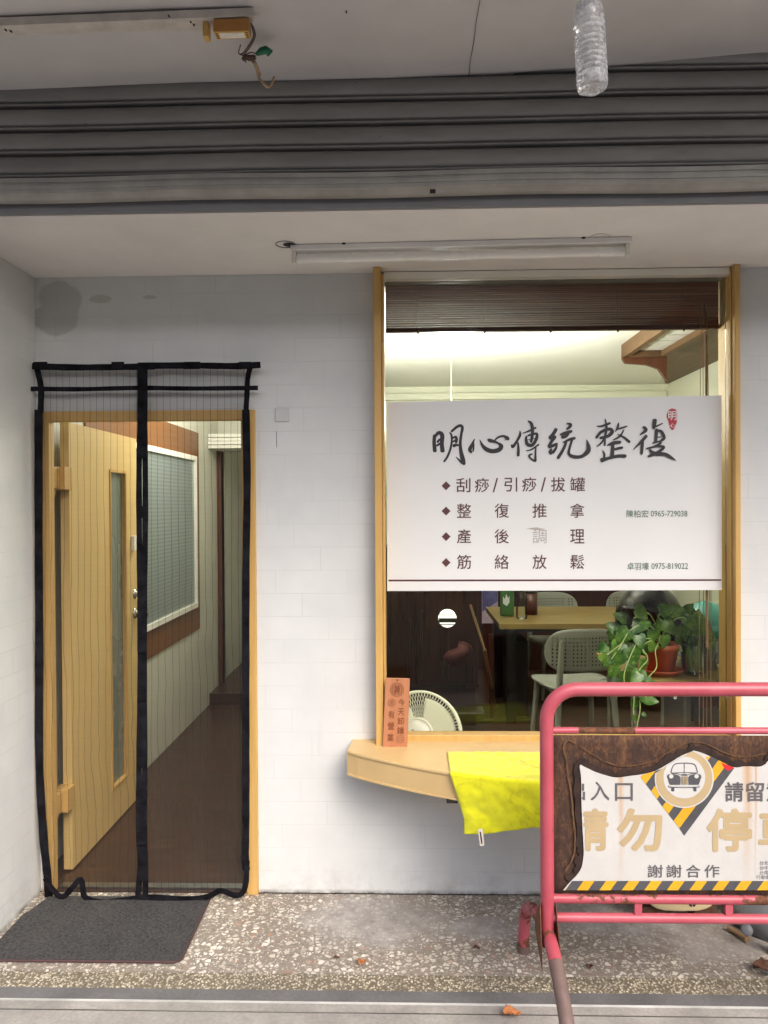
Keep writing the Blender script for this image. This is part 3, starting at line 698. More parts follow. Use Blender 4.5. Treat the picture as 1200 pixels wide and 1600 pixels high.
# towel lying over the counter edge
tx0, tx1 = .162, .56
def towel_fn(u, v):
    d = v*.52; x = tx0+(tx1-tx0)*u; yt = -.185; run = (yt-(bow_y(x)-.007))
    wr = .006*noise.noise(Vector((u*7, v*7, 1.7)))+.003*noise.noise(Vector((u*19, v*17, 4)))
    if d < run: return Vector((x-.004*v, yt-d, ZT+.0045+abs(wr)*.8+.004*random.random()*0))
    h = d-run; x2 = x+.050*(1-u)**1.3*min(1, h/.22)-.004; hang = ZT+.003-PZ(1302-9*min(u, .7)/.7+1.6*math.sin(u*7), bow_y(x)-.02)
    f = h/(.52-run); nv = noise.noise(Vector((u*5.2, f*2.6, 3.1))); n2 = noise.noise(Vector((u*14, f*7, 9.4))); fold = (.020*nv+.007*n2)*min(1, f*2.5)*(1-.5*f); fold_ = .014*math.sin(u*13+1.6*f+.6*math.sin(f*5))*min(1, f*2)+.006*math.sin(u*31+f*6)*f+.003*math.sin(u*57-f*13)
    return Vector((x2, bow_y(x)-.008-fold-.004-.012*f, ZT+.003-hang*f))
tw = thing('yellow_towel', 'yellow microfibre towel draped over the counter edge', 'towel', (.34, -.4, ZT))
MB().grid(towel_fn, 60, 90).build('cloth', M['towel'], tw, solid=.003)
tg = thing('x', 'x', 'x'); bpy.data.objects.remove(tg)
q = at(751, 1300, bow_y(.3)-.03)
mb = MB(); mb.prism([at(747, 1296, q.y), at(754, 1295, q.y), at(757, 1321, q.y-.004), at(750, 1322, q.y-.004)], (0, .001, 0)); mb.build('care_tag', M['paper'], tw)
mb = MB(); mb.prism([at(749.5, 1300, q.y-.003), at(751.5, 1300, q.y-.003), at(754, 1318, q.y-.007), at(752, 1318.5, q.y-.007)], (0, .0005, 0)); mb.build('tag_print', M['maroon'], tw)
# cedar plaque leaning on the window frame
pl0, pl1 = az(598.5, 1167, ZT), az(636.5, 1167.5, ZT); yb = -.10
def pq(u, v, d=0):                              # u,v in plaque pixels -> on the leaning face
    y = pl0.y+(yb-pl0.y)*(1168-v)/108; return at(u, v, y-d)
pg = thing('wooden_plaque', 'small reddish wooden plaque with carved characters leaning on window frame', 'plaque', tuple(pl0))
mb = MB(); mb.prism([pq(598, 1167.5), pq(636.5, 1168), pq(640.5, 1060.5), pq(602.5, 1059.5)], (0, .010, 0)); mb.build('board', M['plaque'], pg, bevel=.001)
E_ = lambda x, y: pq(x, y, .0012)
mb = MB(); mb.add([E_(*p) for p in circ(620.8, 1062.8, 1.3, 12)], [tuple(range(12))]); mb.build('hang_hole', M['dark_mark'], pg)
mb = MB()
def ring(mb, cx, cy, r, w, f, n=36, mi=0):
    a = circ(cx, cy, r, n); b = circ(cx, cy, r-w, n); mb.add([f(*p) for p in a+b], [(k, (k+1) % n, n+(k+1) % n, n+k) for k in range(n)], mi)
ring(mb, 620.3, 1077.5, 11, .8, E_); ring(mb, 620.3, 1077.5, 8.8, .7, E_); ring(mb, 612, 1098, 6, .7, E_); ring(mb, 625.5, 1155, 6, .7, E_)
for k in range(-3, 4):
    if k: h = math.sqrt(8.5**2-(k*2.3)**2); x = 620.3+k*2.3; mb.add([E_(x-.35, 1077.5-h), E_(x+.35, 1077.5-h), E_(x+.35, 1077.5+h), E_(x-.35, 1077.5+h)], [(0,1,2,3)])
for s_, bx in (('回', (609, 1095, 615, 1101)), ('口', (622.8, 1152.3, 628.2, 1157.7)), ('壽', (616, 1071, 624.5, 1084))): text(mb, s_, bx, 0, .01, place=E_)
for i, s_ in enumerate('今天卸鐘'): text(mb, s_, (622-i*.5, 1092+i*14.6, 632.5-i*.5, 1103+i*14.6), 0, .02, place=E_)
for i, s_ in enumerate('有營業'): text(mb, s_, (606.5-i*.7, 1110.5+i*18, 616.5-i*.7, 1122.5+i*18), 0, .02, place=E_)
mb.build('engraving', M['engrave'], pg)
# ------------------------------------------------------------------ window sign
YG = .0185
sg = thing('window_sign', 'white vinyl sign with brush lettering and treatment list on window glass', 'sign', tuple(at(866, 923, YG)))
sp = [(605, 628.5), (1127.5, 617.8), (1128, 922), (605, 923.5)]
mb = MB(); mb.prism([at(x, y, YG) for x, y in sp], (0, .0012, 0)); mb.build('vinyl_sheet', M['white_vinyl'], sg)
Y1 = YG-.001
mb = MB(); flat(mb, [(607, 905.6), (1127, 905), (1127, 907.6), (607, 908.4)], Y1); mb.build('rule', M['brown_vinyl'], sg)
ZA = lambda x, y: (665+x/6, 635+y/6)
ZB = lambda x, y: (865+x/6, 635+y/6)
A = [[(85,262,30),(80,340,32),(88,430,36)], [(80,290,22),(122,248,32),(155,270,38),(152,350,36),(160,432,40)], [(108,340,22),(132,310,18),(148,318,20)], [(100,372,18),(130,352,20),(150,345,20)],
 [(222,243,10),(242,268,18),(245,330,18),(232,400,20),(205,470,20),(170,522,18)], [(238,240,20),(288,196,24),(325,180,26),(345,200,26),(335,260,24),(325,340,26),(331,420,32),(350,500,40),(368,548,16)], [(366,545,20),(330,518,22),(284,472,5)],
 [(250,300,16),(280,285,20),(290,308,26),(284,345,22)], [(250,335,12),(270,322,16),(285,318,16)], [(255,374,28),(285,362,26),(318,366,12)],
 [(460,303,8),(440,350,24),(415,405,34),(434,436,16)], [(455,345,8),(450,385,16),(445,425,14)],
 [(507,310,5),(530,360,24),(570,402,38),(630,420,38),(690,405,40),(708,372,38),(682,345,22)], [(684,346,20),(650,332,24),(605,320,34),(580,308,16)], [(638,328,12),(680,290,18),(730,279,22),(768,300,34),(784,314,8)], [(770,310,14),(735,316,5)],
 [(884,226,8),(885,268,24),(858,322,22),(818,378,26),(806,356,12)], [(866,335,14),(870,400,24),(868,470,26)],
 [(957,135,12),(990,160,28),(1002,220,30),(996,300,26),(985,340,22)], [(903,254,5),(970,230,18),(1038,196,18)], [(948,275,16),(942,310,24),(955,355,32),(1000,362,30),(1038,305,28),(1042,258,24),(1000,262,18),(955,275,16)], [(955,315,12),(1030,298,12)],
 [(938,416,8),(990,405,14),(1066,354,16)], [(1034,370,12),(1030,440,18),(1030,518,24)], [(1034,516,20),(990,492,16),(970,462,18),(1002,444,14)]]
B = [[(28,205,30),(0,255,30),(-42,300,28)], [(-42,300,26),(15,285,24),(-20,330,28),(-48,385,28)], [(-48,385,24),(0,365,26),(38,345,16)], [(36,345,10),(20,395,22),(-14,440,28)], [(-15,395,12),(-32,425,28),(-20,452,16)],
 [(122,160,14),(158,168,26),(150,192,28),(120,218,16)], [(60,265,16),(110,250,30),(176,230,24)], [(150,235,24),(118,280,24),(72,290,28)], [(88,340,14),(150,310,24),(206,296,24)], [(122,325,22),(92,400,26),(38,492,28)],
 [(176,304,20),(150,390,22),(145,445,26),(190,472,32),(265,468,30),(322,420,42),(326,370,34),(309,310,5)],
 [(403,184,6),(450,185,18),(536,154,22)], [(484,116,10),(496,200,22),(482,290,20),(480,372,14)], [(398,300,24),(445,240,26),(525,212,28),(548,240,34),(510,278,28),(430,298,22)], [(478,300,18),(440,350,16),(403,374,10)],
 [(610,152,12),(600,200,20),(578,238,6)], [(588,216,10),(640,202,18),(692,184,12)], [(662,215,10),(622,280,18),(556,316,10)], [(600,260,8),(660,290,18),(718,338,24)],
 [(502,366,12),(560,344,32),(634,335,28)], [(556,345,26),(552,420,32),(547,482,32)], [(555,406,20),(600,396,24),(652,384,22)], [(459,412,8),(476,445,18),(472,492,20)], [(440,508,44),(500,490,28),(600,466,28),(684,466,32)],
 [(840,188,22),(866,222,30),(808,268,12)], [(876,270,30),(830,322,26),(746,408,8)], [(836,322,22),(830,380,28),(825,452,22)],
 [(950,116,36),(945,165,36),(938,212,20)], [(950,192,30),(1024,158,20)], [(968,208,28),(962,270,28),(957,345,26)], [(970,226,22),(1010,236,26),(1036,292,28),(1005,325,22)], [(965,290,18),(1018,284,14)], [(928,345,28),(1022,318,22)],
 [(1012,335,24),(960,372,22),(868,396,14)], [(955,370,20),(1034,382,24),(965,438,28),(882,470,22)], [(898,400,14),(940,440,36),(1040,448,32),(1092,474,30),(1150,508,4)]]
mb = MB(); kk = 0
for src, zf in ((A, ZA), (B, ZB)):
    for st in src:
        pts = catmull([(x, y, w) for x, y, w in st], 7); Lp = []; Rp = []
        for i, p in enumerate(pts):
            a_, b_ = pts[max(i-1, 0)], pts[min(i+1, len(pts)-1)]; t = Vector((b_.x-a_.x, b_.y-a_.y)); t = t.normalized() if t.length else Vector((1, 0)); w = max(p.z, 2)*.53
            if i in (0, len(pts)-1): w *= .55
            Lp.append((p.x-t.y*w, p.y+t.x*w)); Rp.append((p.x+t.y*w, p.y-t.x*w))
        n_ = len(pts); Yk = Y1-.00006*kk; kk += 1
        mb.add([at(*zf(*p), Yk) for p in Lp+Rp], [(i, i+1, n_+i+1, n_+i) for i in range(n_-1)])
mb.build('brush_lettering', M['char'], sg)
mb = MB(); pts = catmull([(1110,18,0),(1150,35,0),(1158,90,0),(1150,165,0),(1118,222,0),(1088,195,0),(1078,145,0),(1060,95,0),(1075,40,0),(1110,18,0)], 6)[:-1]
flat(mb, [ZB(p.x, p.y) for p in pts], Y1); mb.build('seal', M['red_vinyl'], sg)
mb = MB(); text(mb, '明', (*ZB(1075, 45), *ZB(1152, 128)), Y1-.0006, .02); text(mb, '心', (*ZB(1085, 160), *ZB(1150, 195)), Y1-.0006, .02); mb.build('seal_lettering', M['white_vinyl'], sg)
mb = MB()
for y in (759, 798.5, 838.5, 879):  flat(mb, [(690, y), (697, y-7), (704, y), (697, y+7)], Y1)
cells = [('刮', 713, 735, 758), ('痧', 742, 764, 758), ('/', 770, 778, 758), ('引', 788, 808, 757), ('痧', 816, 838, 757), ('/', 845, 853, 757), ('拔', 861, 883, 757), ('罐', 891, 914, 757)]
for row, y in (('整復推拿', 798), ('產後 理', 838), ('筋絡放鬆', 878)):
    for c_, x in zip(row, (714, 773, 832, 891)):
        if c_ != ' ': cells.append((c_, x, x+22, y))
for c_, xa, xb, y in cells: text(mb, c_, (xa, y-11, xb, y+11), Y1, .012)
mb.build('list_lettering', M['brown_vinyl'], sg)
mb = MB(); text(mb, '調', (832, 827, 854, 849), Y1, -.008); flat(mb, [(822, 826), (838, 824), (852, 827), (838, 828.5)], Y1-.0003); mb.build('peeled_lettering', M['pale_vinyl'], sg)
mb = MB(); text(mb, '陳柏宏', (979, 797, 1013, 808.5), Y1, .008); text(mb, '0965-729038', (1017, 798, 1074, 807), Y1, .004); text(mb, '卓羽壕', (980, 879, 1014, 890.5), Y1, .008); text(mb, '0975-819022', (1018, 880, 1075, 889), Y1, .004)
mb.build('phone_lettering', M['green_vinyl'], sg)

# ------------------------------------------------------------------ lamps and fittings overhead
def fluorescent():
    t = thing('fluorescent_lamp', 'unlit white fluorescent tube lamp mounted under the recessed soffit', 'lamp', tuple(az(720, 378, ZC)))
    p0, p1 = az(455, 385, ZC), az(985, 372.5, ZC); d = (p1-p0).normalized(); ang = math.atan2(d.y, d.x); R_ = Matrix.Rotation(ang, 3, 'Z'); c = (p0+p1)/2; Ln = (p1-p0).length
    mb = MB(); mb.obox(c+Vector((0, 0, -.0115)), Ln, .050, .021, R_); mb.build('channel', M['white_metal'], t, bevel=.003)
    zt = ZC-.047; e = R_ @ Vector((Ln/2-.012, 0, 0))
    for s_ in (-1, 1):
        q = c+e*s_; q.z = ZC-.0445; mb = MB(); mb.obox(q, .016, .036, .045, R_); mb.build('lamp_holder', M['white_plastic'], t, bevel=.003)
    a, b = c-e*.985, c+e*.985; a.z = b.z = zt
    MB().tube([a, b], .0165, 20).build('tube', M['tube_glass'], t)
    for s_ in (-1, 1):
        q = c+e*s_*.985; r_ = c+e*s_*.915; q.z = r_.z = zt; MB().tube([q, r_], .0170, 20).build('end_cap', M['white_metal'], t)
    for k in (.16, .86): q = p0+(p1-p0)*k; MB().obox(q+R_ @ Vector((0, -.0262, -.003)), .012, .004, .006, R_).build('screw', M['dark_hole'], t)
fluorescent()
for px, py, r, lab in ((446, 381.5, .036, 'round cable hole with torn rim at left end of the tube lamp'), (936, 370.5, .036, 'round cover outline in soffit above right end of the tube lamp')):
    q = az(px, py, ZC-.001); t = thing('ceiling_hole', lab, 'ceiling hole', tuple(q))
    mb = MB(); mb.lathe([(r, 0), (r*1.03, -.0018), (r*.95, -.0018), (r*.95, 0)], q, n=32); mb.build('rim', M['dark_hole' if px < 500 else 'dirty_white'], t)
    if px < 500: MB().lathe([(r*.6, -.001), (0, -.0012)], q+Vector((.012, .004, 0)), n=20).build('opening', M['dark_hole'], t)
# stripped strip light on the arcade ceiling
def ceil_pt(px, py, drop=0):
    z = 3.0
    for _ in range(6): p = az(px, py, z); z = ceil_z(p.x)-drop
    return az(px, py, z)
fx = thing('strip_light_fitting', 'stripped dirty white light fitting with bare ballast hanging off arcade ceiling', 'light fitting', tuple(ceil_pt(200, 40)))
mb = MB(); P_ = [ceil_pt(-40, 41.5, .024), ceil_pt(395, 24.5, .024), ceil_pt(395, 43, .024), ceil_pt(328, 48, .024), ceil_pt(262, 47.5, .024), ceil_pt(120, 52, .024), ceil_pt(-40, 58, .024)]
mb.prism(P_, (0, 0, .022)); mb.build('channel', M['dirty_white'], fx)
for px, py in ((9, 47), (17, 49), (298, 34), (303, 39), (264, 25), (541, 19)):
    q = ceil_pt(px, py, .026 if px < 400 else .001); MB().obox(q, .004, .009, .002).build('slot', M['dark_hole'], fx)
def ob(pa, pb, depth, drop):                     # box lying under the channel between two picture columns
    a, b = ceil_pt(*pa, drop), ceil_pt(*pb, drop); d = (b-a); return a, b, d
a, b, d = ob((336, 36), (391, 34), .04, .027); R_ = Matrix.Rotation(math.atan2(d.y, d.x), 3, 'Z')
c = (a+b)/2; Ln = d.length
MB().obox(c+Vector((0, -.004, -.0185)), Ln, .034, .034, R_).build('ballast', [M['ballast']], fx, bevel=.003)
bl = [o for o in COL.objects if o.name == 'ballast'][0]
MB().obox(c+R_ @ Vector((0, -.0035, -.0365)), Ln*.98, .033, .0018, R_).build('face_plate', M['ballast_face'], bl)
MB().obox(c+R_ @ Vector((0, -.0035, -.0380)), Ln*.70, .024, .0008, R_).build('type_label', M['paper'], bl)
mb = MB()
for s_ in (-1, 1):
    for k in range(4): mb.obox(c+R_ @ Vector((s_*Ln*.42, -.014+.007*k, -.0380)), Ln*.07, .0022, .0008, R_)
mb.build('vent_slot', M['dark_hole'], bl)
a, b, d = ob((319, 40), (328, 40), .04, .027); MB().obox((a+b)/2+Vector((0, -.004, -.020)), .016, .030, .040).build('lamp_holder', M['ballast_face'], fx, bevel=.003)
def wire(mb, pts, r, drop0):
    mb.tube(catmull([ceil_pt(x, y, dz) for x, y, dz in pts], 6), r, 7); return mb
mb = MB(); wire(mb, [(392, 36, .04), (397, 46, .05), (398, 58, .055), (390, 74, .05), (380, 88, .04), (384, 97, .035)], .0022, 0); wire(mb, [(393, 40, .04), (396, 56, .06), (388, 72, .06), (378, 84, .05), (373, 82, .05), (376, 70, .04)], .0018, 0)
wire(mb, [(376, 70, .04), (373, 83, .045), (381, 86, .05), (392, 82, .05), (400, 84, .045)], .0018, 0)
mb.build('wire', M['wire'], fx)
mb = MB()
for k in range(9): wire(mb, [(380+random.uniform(-2, 8), 86+random.uniform(-4, 8), .05+random.uniform(-.01, .01)), (388+random.uniform(-5, 8), 90+random.uniform(-5, 5), .06), (398+random.uniform(-8, 4), 92+random.uniform(-5, 7), .045)], .0032, 0)
mb.build('wire_knot', M['wire'], fx)
mb = MB(); wire(mb, [(396, 94, .06), (400, 102, .075), (402, 112, .085), (405, 122, .10), (412, 131, .12), (419, 136, .125), (425, 130, .11), (428, 120, .09)], .0036, 0)
for k in range(7): q = ceil_pt(398+k*1.2, 98+k*3, .07+.003*k); mb.ball(q, .006, .005, .005, 8, 6)
mb.build('cable', M['cable'], fx)
mb = MB(); q0, q1, q2, q3 = ceil_pt(403, 86, .05), ceil_pt(413, 80, .05), ceil_pt(424, 80, .05), ceil_pt(419, 86, .05)
mb.tube([ceil_pt(402, 84, .05), ceil_pt(408, 80, .052), ceil_pt(415, 78, .05), ceil_pt(419, 80, .05)], [.006, .010, .011, .009], 8); mb.prism([ceil_pt(416, 74, .05), ceil_pt(426, 81, .045), ceil_pt(419, 89, .05), ceil_pt(414, 83, .05)], (0, -.004, .003))
mb.build('tape_wrap', M['green_tape'], fx)

# hanging water bottle
YB = -1.45
b0 = at(926, 140, YB); b1 = at(918, -5, YB)
axis = (b1-b0); H = axis.length; M3 = Vector((0, 0, 1)).rotation_difference(axis.normalized()).to_matrix()
bt = thing('water_bottle', 'clear ribbed plastic water bottle hung by a string from the arcade ceiling', 'bottle', tuple(b0))
r0 = .0335; prof = [(0, .012), (.012, .008), (.022, .002), (.029, .0), (.0335, .006), (.0345, .016)]
k = 0; z = .024
while z < H-.060:
    g = 1 if k % 5 != 4 else .4
    prof += [(r0+.0008, z), (r0+.0014, z+.004), (r0+.001, z+.0075), (r0-.0018*g, z+.0095), (r0+.0002, z+.0115)]; z += .0125; k += 1
prof += [(.0338, H-.052), (.0330, H-.040), (.0300, H-.026), (.0250, H-.014), (.0170, H-.006), (.0125, H), (.0125, H+.018), (0, H+.018)]
MB().lathe(prof, b0, M3, 40, mod=lambda a, j: 1+(.05*math.cos(5*a) if 1 <= j <= 3 else 0)).build('body', M['water'], bt)
MB().lathe([(0, 0), (.0150, 0), (.0152, .015), (.013, .0165), (0, .0165)], b0+M3 @ Vector((0, 0, H+.006)), M3, 24).build('cap', M['white_plastic'], bt)
mb = MB(); nk = b0+M3 @ Vector((0, 0, H+.001))
for k in range(3): mb.tube([nk+M3 @ Vector((.0138*math.cos(a*.5236), .0138*math.sin(a*.5236), .0026*k)) for a in range(13)], .0017, 6)
mb.tube([nk+Vector((.010, -.012, .004)), nk+Vector((.030, -.02, .003))], .0022, 6)
mb.tube(catmull([nk+Vector((-.012, -.005, .0)), nk+Vector((-.010, -.008, .02)), nk+Vector((-.004, 0, .08)), Vector((nk.x-.004, nk.y, 3.06))], 4), .0016, 6)
mb.build('string', M['string'], bt)

# wall switch plate beside the door
q = at(441, 648.5, -.004); t = thing('wall_plate', 'small translucent square plate with a round hook on tiled wall', 'wall plate', tuple(q))
MB().obox(q, .058, .006, .056).build('plate', plain('milky plate', L(198,198,197), .3, .03), t, bevel=.003)
MB().lathe([(0, -.010), (.010, -.009), (.012, -.003), (.012, 0)], q+Vector((0, .0, 0)), Matrix.Rotation(-math.pi/2, 3, 'X').inverted() @ Matrix.Identity(3), 20).build('button', M['white_plastic'], t)
mb = MB(); mb.tube([at(432, 674, .0), at(432.4, 699, .0)], .0012, 5); tag(mb.build('wall_crack', M['dark_hole']), 'short thin vertical crack in wall below the small plate', 'crack')

# ------------------------------------------------------------------ doormat and litter
t = thing('doormat', 'dark grey ribbed doormat on terrazzo before the screened door', 'doormat', (-1.2, -.27, 0))
mx0, mx1, my0, my1 = -1.53, -.808, -.500, -.045
mb = MB(); pts = [(mx0, my0), (mx1-.03, my0)]+[(mx1-.03+.03*math.sin(a), my0+.03-.03*math.cos(a)) for a in (.4, .8, 1.2, 1.57)]+[(mx1-.006, my1), (mx0+.04, my1-.004), (mx0+.012, -.17), (mx0, -.19)]
mb.prism([Vector((x, y, .001)) for x, y in pts], (0, 0, .007)); mb.build('pile', M['doormat'], t)
mb = MB(); mb.tube([Vector((x, y, .006)) for x, y in [(mx0, my0), (mx1-.03, my0)]+[(mx1-.03+.03*math.sin(a), my0+.03-.03*math.cos(a)) for a in (.4, .8, 1.2, 1.57)]+[(mx1-.006, my1)]], .0045, 6); mb.build('binding', M['mat_edge'], t)
def dry_leaf(px, py, size, rot, m, label, curl=.4, z=.003, g='fallen leaves on the floor'):
    q = az(px, py, z); mb = MB(); R_ = Matrix.Rotation(rot, 3, 'Z')
    def fn(u, v):
        w = math.sin(math.pi*u**.8)*.42*(1+.25*math.sin(u*26)*abs(v*2-1)); y = (v-.5)*2*w
        return q+R_ @ Vector(((u-.5)*size, y*size*.9, size*(curl*abs(v-.5)**1.5+.10*math.sin(u*5)+.08)))
    mb.grid(fn, 14, 6); tag(mb.build('dry_leaf', m, solid=.0008), label, 'leaf', g)
dry_leaf(566, 1506, .040, 1.1, M['leaf_dry'], 'light orange dry leaf on terrazzo left of the barrier', .6)
dry_leaf(800, 1587, .060, .2, M['leaf_dry'], 'curled reddish brown leaf on concrete in front of the sill strip', .5, .002)
dry_leaf(745, 1482, .026, .1, M['leaf_dark'], 'small dark leaf scrap on terrazzo left of barrier rear foot', .5)
dry_leaf(922, 1512, .030, 1.2, M['leaf_dark'], 'dark leaf scrap on terrazzo right of the barrier leg', .7)
dry_leaf(526, 1497, .022, .3, M['leaf_dark'], 'tiny dark brown leaf bit near the orange leaf', .4)
dry_leaf(1200, 1522, .095, -.4, M['leaf_dark'], 'large crumpled dark brown leaf at the right beside sill strip', .5)

# ------------------------------------------------------------------ barrier
YR = -.83; bx = .4325
br = thing('parking_barrier', 'faded red tubular barrier with rusty panel and torn no parking banner', 'barrier', (.9, YR, 0))
BXR = 1.335; zt = PZ(1077, YR, 1000); zlow = PZ(1434.5, YR, 1000); zl2 = PZ(1404.5, YR, 1000); zu = PZ(1141.5, YR, 1000)
rr = .0212; rc = .095
mb = MB(); arcp = [(bx+rc-rc*math.cos(a), zt-rc+rc*math.sin(a)) for a in [k*math.pi/2/10 for k in range(11)]]
P_ = [Vector((bx, YR, .27))]+[Vector((x, YR, z)) for x, z in arcp]+[Vector((BXR-(x-bx), YR, z)) for x, z in reversed(arcp)]+[Vector((BXR, YR, .27))]
mb.tube(P_, rr, 18); mb.build('hoop', M['pink'], br)
MB().tube([Vector((bx+rr*.6, YR, zu)), Vector((bx+.094, YR, zu)), Vector((bx+.096, YR, zu))], .0105, 14).build('upper_rail', M['pink'], br)
MB().tube([Vector((bx+.0962, YR, zu)), Vector((bx+.268, YR, zu-.0005))], [.0100, .0100], 14).build('rusted_rail_length', M['rust_bare'], br)
MB().tube([Vector((bx+.2682, YR, zu)), Vector((BXR-rr*.6, YR, zu))], .0105, 14).build('upper_rail', M['pink'], br)
MB().tube([Vector((bx+rr*.6, YR, zl2)), Vector((BXR-rr*.6, YR, zl2))], .0145, 14).build('lower_rail', M['pink_rusty'], br)
MB().tube([Vector((bx+rr*.6, YR, zlow)), Vector((BXR-rr*.6, YR, zlow))], .0145, 14).build('lower_rail', M['pink'], br)
for px in (996.5, 1138):
    x = PX(px, YR, 1420); MB().box(x-.011, x+.011, YR-.008, YR+.008, zlow+.011, zl2-.011).build('spacer', M['pink'], br)
def foot(x):
    f = catmull([Vector((x-.010, -.405, .012)), Vector((x-.008, -.415, .10)), Vector((x-.005, -.45, .175)), Vector((x-.002, -.56, .238)), Vector((x, -.70, .285)), Vector((x, -.83, .308)), Vector((x+.002, -.95, .285)), Vector((x+.006, -1.07, .205)), Vector((x+.01, -1.17, .09)), Vector((x+.012, -1.22, .012))], 6)
    cut = next(i for i, p in enumerate(f) if p.y < -.945)
    o = MB().tube(f[:cut+1], .0205, 16).build('foot', M['pink_rusty'], br)
    MB().tube(f[cut:], .0212, 16).build('worn_end', M['foot_brown'], o)
    MB().tube([f[0]-Vector((0, 0, .011)), f[1]], .0225, 16).build('rubber_end', M['foot_brown'], o)
    for s_ in (-1, 1):
        mb = MB(); xx = x+s_*.0225; mb.prism([Vector((xx, YR-.012, .405)), Vector((xx+s_*.006, YR-.075, .235)), Vector((xx+s_*.004, YR+.06, .29)), Vector((xx+s_*.003, YR+.055, .335))], (.0025*s_, 0, 0)); mb.build('gusset', M['rust_bare'], o)
foot(bx); foot(BXR)
# rusted sheet
Yp = YR-.006
zp0, zp1 = PZ(1395, YR, 1000), PZ(1148, YR, 1000)
mb = MB(); mb.grid(lambda u, v: Vector((bx+rr*.7+(BXR-bx-rr*1.4)*u, Yp+.004*math.sin(u*11)*math.sin(v*3.1), zp0+(zp1-zp0)*v)), 30, 16); mb.build('rusted_panel', M['rust'], br, solid=.002)
# torn banner
Yn = Yp-.0095
key = [(880,1391),(890,1379),(899,1370),(908,1357),(911.5,1340),(912,1325),(910,1291),(908.5,1250),(908,1215),(906,1196),(914,1198.5),(930,1206),(950,1212.5),(965,1215),(985,1212.5),(1003,1210),(1023,1205),(1045,1193),(1063,1182),(1078,1175.5),(1086,1173.5),(1102,1178.5),(1124,1189),(1146,1199),(1165,1197.5),(1187,1198),(1196,1194),(1204,1189),(1240,1195),(1268,1192)]
sm = [(p.x, p.y) for p in catmull([(x, y, 0) for x, y in key], 4)]; ol = sm+[(1270, 1391)]
# scorched rim left on the sheet along the torn edge, and pale run marks outside it
def rim(m_, path, inner, wfun, name, dy):
    Lp, Rp = [], []
    for i, p in enumerate(path):
        a_, b_ = path[max(i-1, 0)], path[min(i+1, len(path)-1)]; t_ = Vector((b_[0]-a_[0], b_[1]-a_[1])).normalized(); nx, ny = t_.y, -t_.x
        w_ = wfun(i); Lp.append((p[0]+nx*inner, p[1]+ny*inner)); Rp.append((p[0]+nx*(inner+w_), p[1]+ny*(inner+w_)))
    n_ = len(path); mb = MB(); mb.add([at(x, y, Yp-dy) for x, y in Lp+Rp], [(i, i+1, n_+i+1, n_+i) for i in range(n_-1)]); mb.build(name, M[m_], br)
pa = [q for q in sm if q[0] < 1262 and q[1] < 1380]
rim('scorch', pa, -3, lambda i: 13+9*noise.noise(Vector((i*.33, 0, 0)))+4*noise.noise(Vector((i*1.1, 5, 0))), 'scorched_rim', .0062)
pb = [(p.x, p.y) for p in catmull([(884,1362,0),(893,1348,0),(899,1330,0),(900,1305,0),(897,1275,0),(894,1240,0),(889,1212,0),(886,1185,0),(882,1168,0),(888,1158,0),(900,1163,0)], 6)]
rim('run_mark', pb, 0, lambda i: 2.6+1.8*noise.noise(Vector((i*.5, 2, 0))), 'run_mark', .0058)
pc_ = [(p.x, p.y) for p in catmull([(905,1166,0),(930,1182,0),(960,1196,0),(990,1197,0),(1020,1190,0),(1045,1176,0),(1070,1163,0),(1100,1162,0),(1135,1178,0),(1165,1184,0),(1195,1178,0)], 6)]
rim('run_mark', pc_, 0, lambda i: 1.6+1.6*noise.noise(Vector((i*.4, 8, 0))), 'run_mark', .0058)
mb = MB(); mb.prism([at(x, y, Yn) for x, y in ol], (0, .0012, 0)); bn = mb.build('banner', M['banner'], br)
Z8 = lambda x, y: (1000+x/6, 1160+y/6)
Yk = Yn-.0010
top_y = lambda x: (310-.3*(x-5)) if x < 640 else 120+.49*(x-640)
ed = [(5,325),(55,390),(105,455),(160,530),(210,600),(265,670),(315,735),(370,805),(415,875)]
D_ = Vector((470, -635)).normalized()
def hit(p):
    lo, hi = 0, 900
    for _ in range(40):
        m_ = (lo+hi)/2; q = Vector(p)+D_*m_
        if q.y > top_y(q.x): lo = m_
        else: hi = m_
    return tuple(Vector(p)+D_*lo)
mbs = {'yellow_ink': MB(), 'dark_ink': MB()}
for i in range(8):
    pa, pb = ed[i], ed[i+1]; flat(mbs['yellow_ink' if i % 2 == 0 else 'dark_ink'], [Z8(*q) for q in (pa, pb, hit(pb), hit(pa))], Yk)
x = 868
for k in range(13):
    x0 = 866+k*35.2; q = [(x0, 1391), (x0+17.5, 1391), (x0+28, 1376.5), (x0+10.5, 1376.5)]
    q2 = [(x0+17.5, 1391), (x0+35.2, 1391), (x0+45.7, 1376.5), (x0+28, 1376.5)]
    for qq, m_ in ((q, 'yellow_ink'), (q2, 'dark_ink')):
        qq = clip(clip(qq, (884, 1389), (898, 1372)), (1265, 1370), (1265, 1391))
        if len(qq) > 2: flat(mbs[m_], qq, Yk)
mbs['yellow_ink'].build('yellow_stripe', M['yellow_ink'], bn); mbs['dark_ink'].build('dark_stripe', M['dark_ink'], bn)
mb = MB(); flat(mb, [Z8(*q) for q in ((760, 188), (800, 205), (883, 238), (822, 266), (790, 240))], Yk-.0004); mb.build('red_patch', M['red_ink'], bn)
tear = ((140, 290), (498, 78))
def disc(cx, cy, r, Y): return flat(MB(), [Z8(*q) for q in clip(circ(cx, cy, r, 64), *tear)], Y)
disc(415, 338, 277, Yk-.0007).build('white_ring', M['banner_white'], bn)
disc(415, 338, 264, Yk-.0014).build('tan_ring', M['tan_ink'], bn)
disc(415, 330, 196, Yk-.0021).build('white_disc', M['banner_white'], bn)
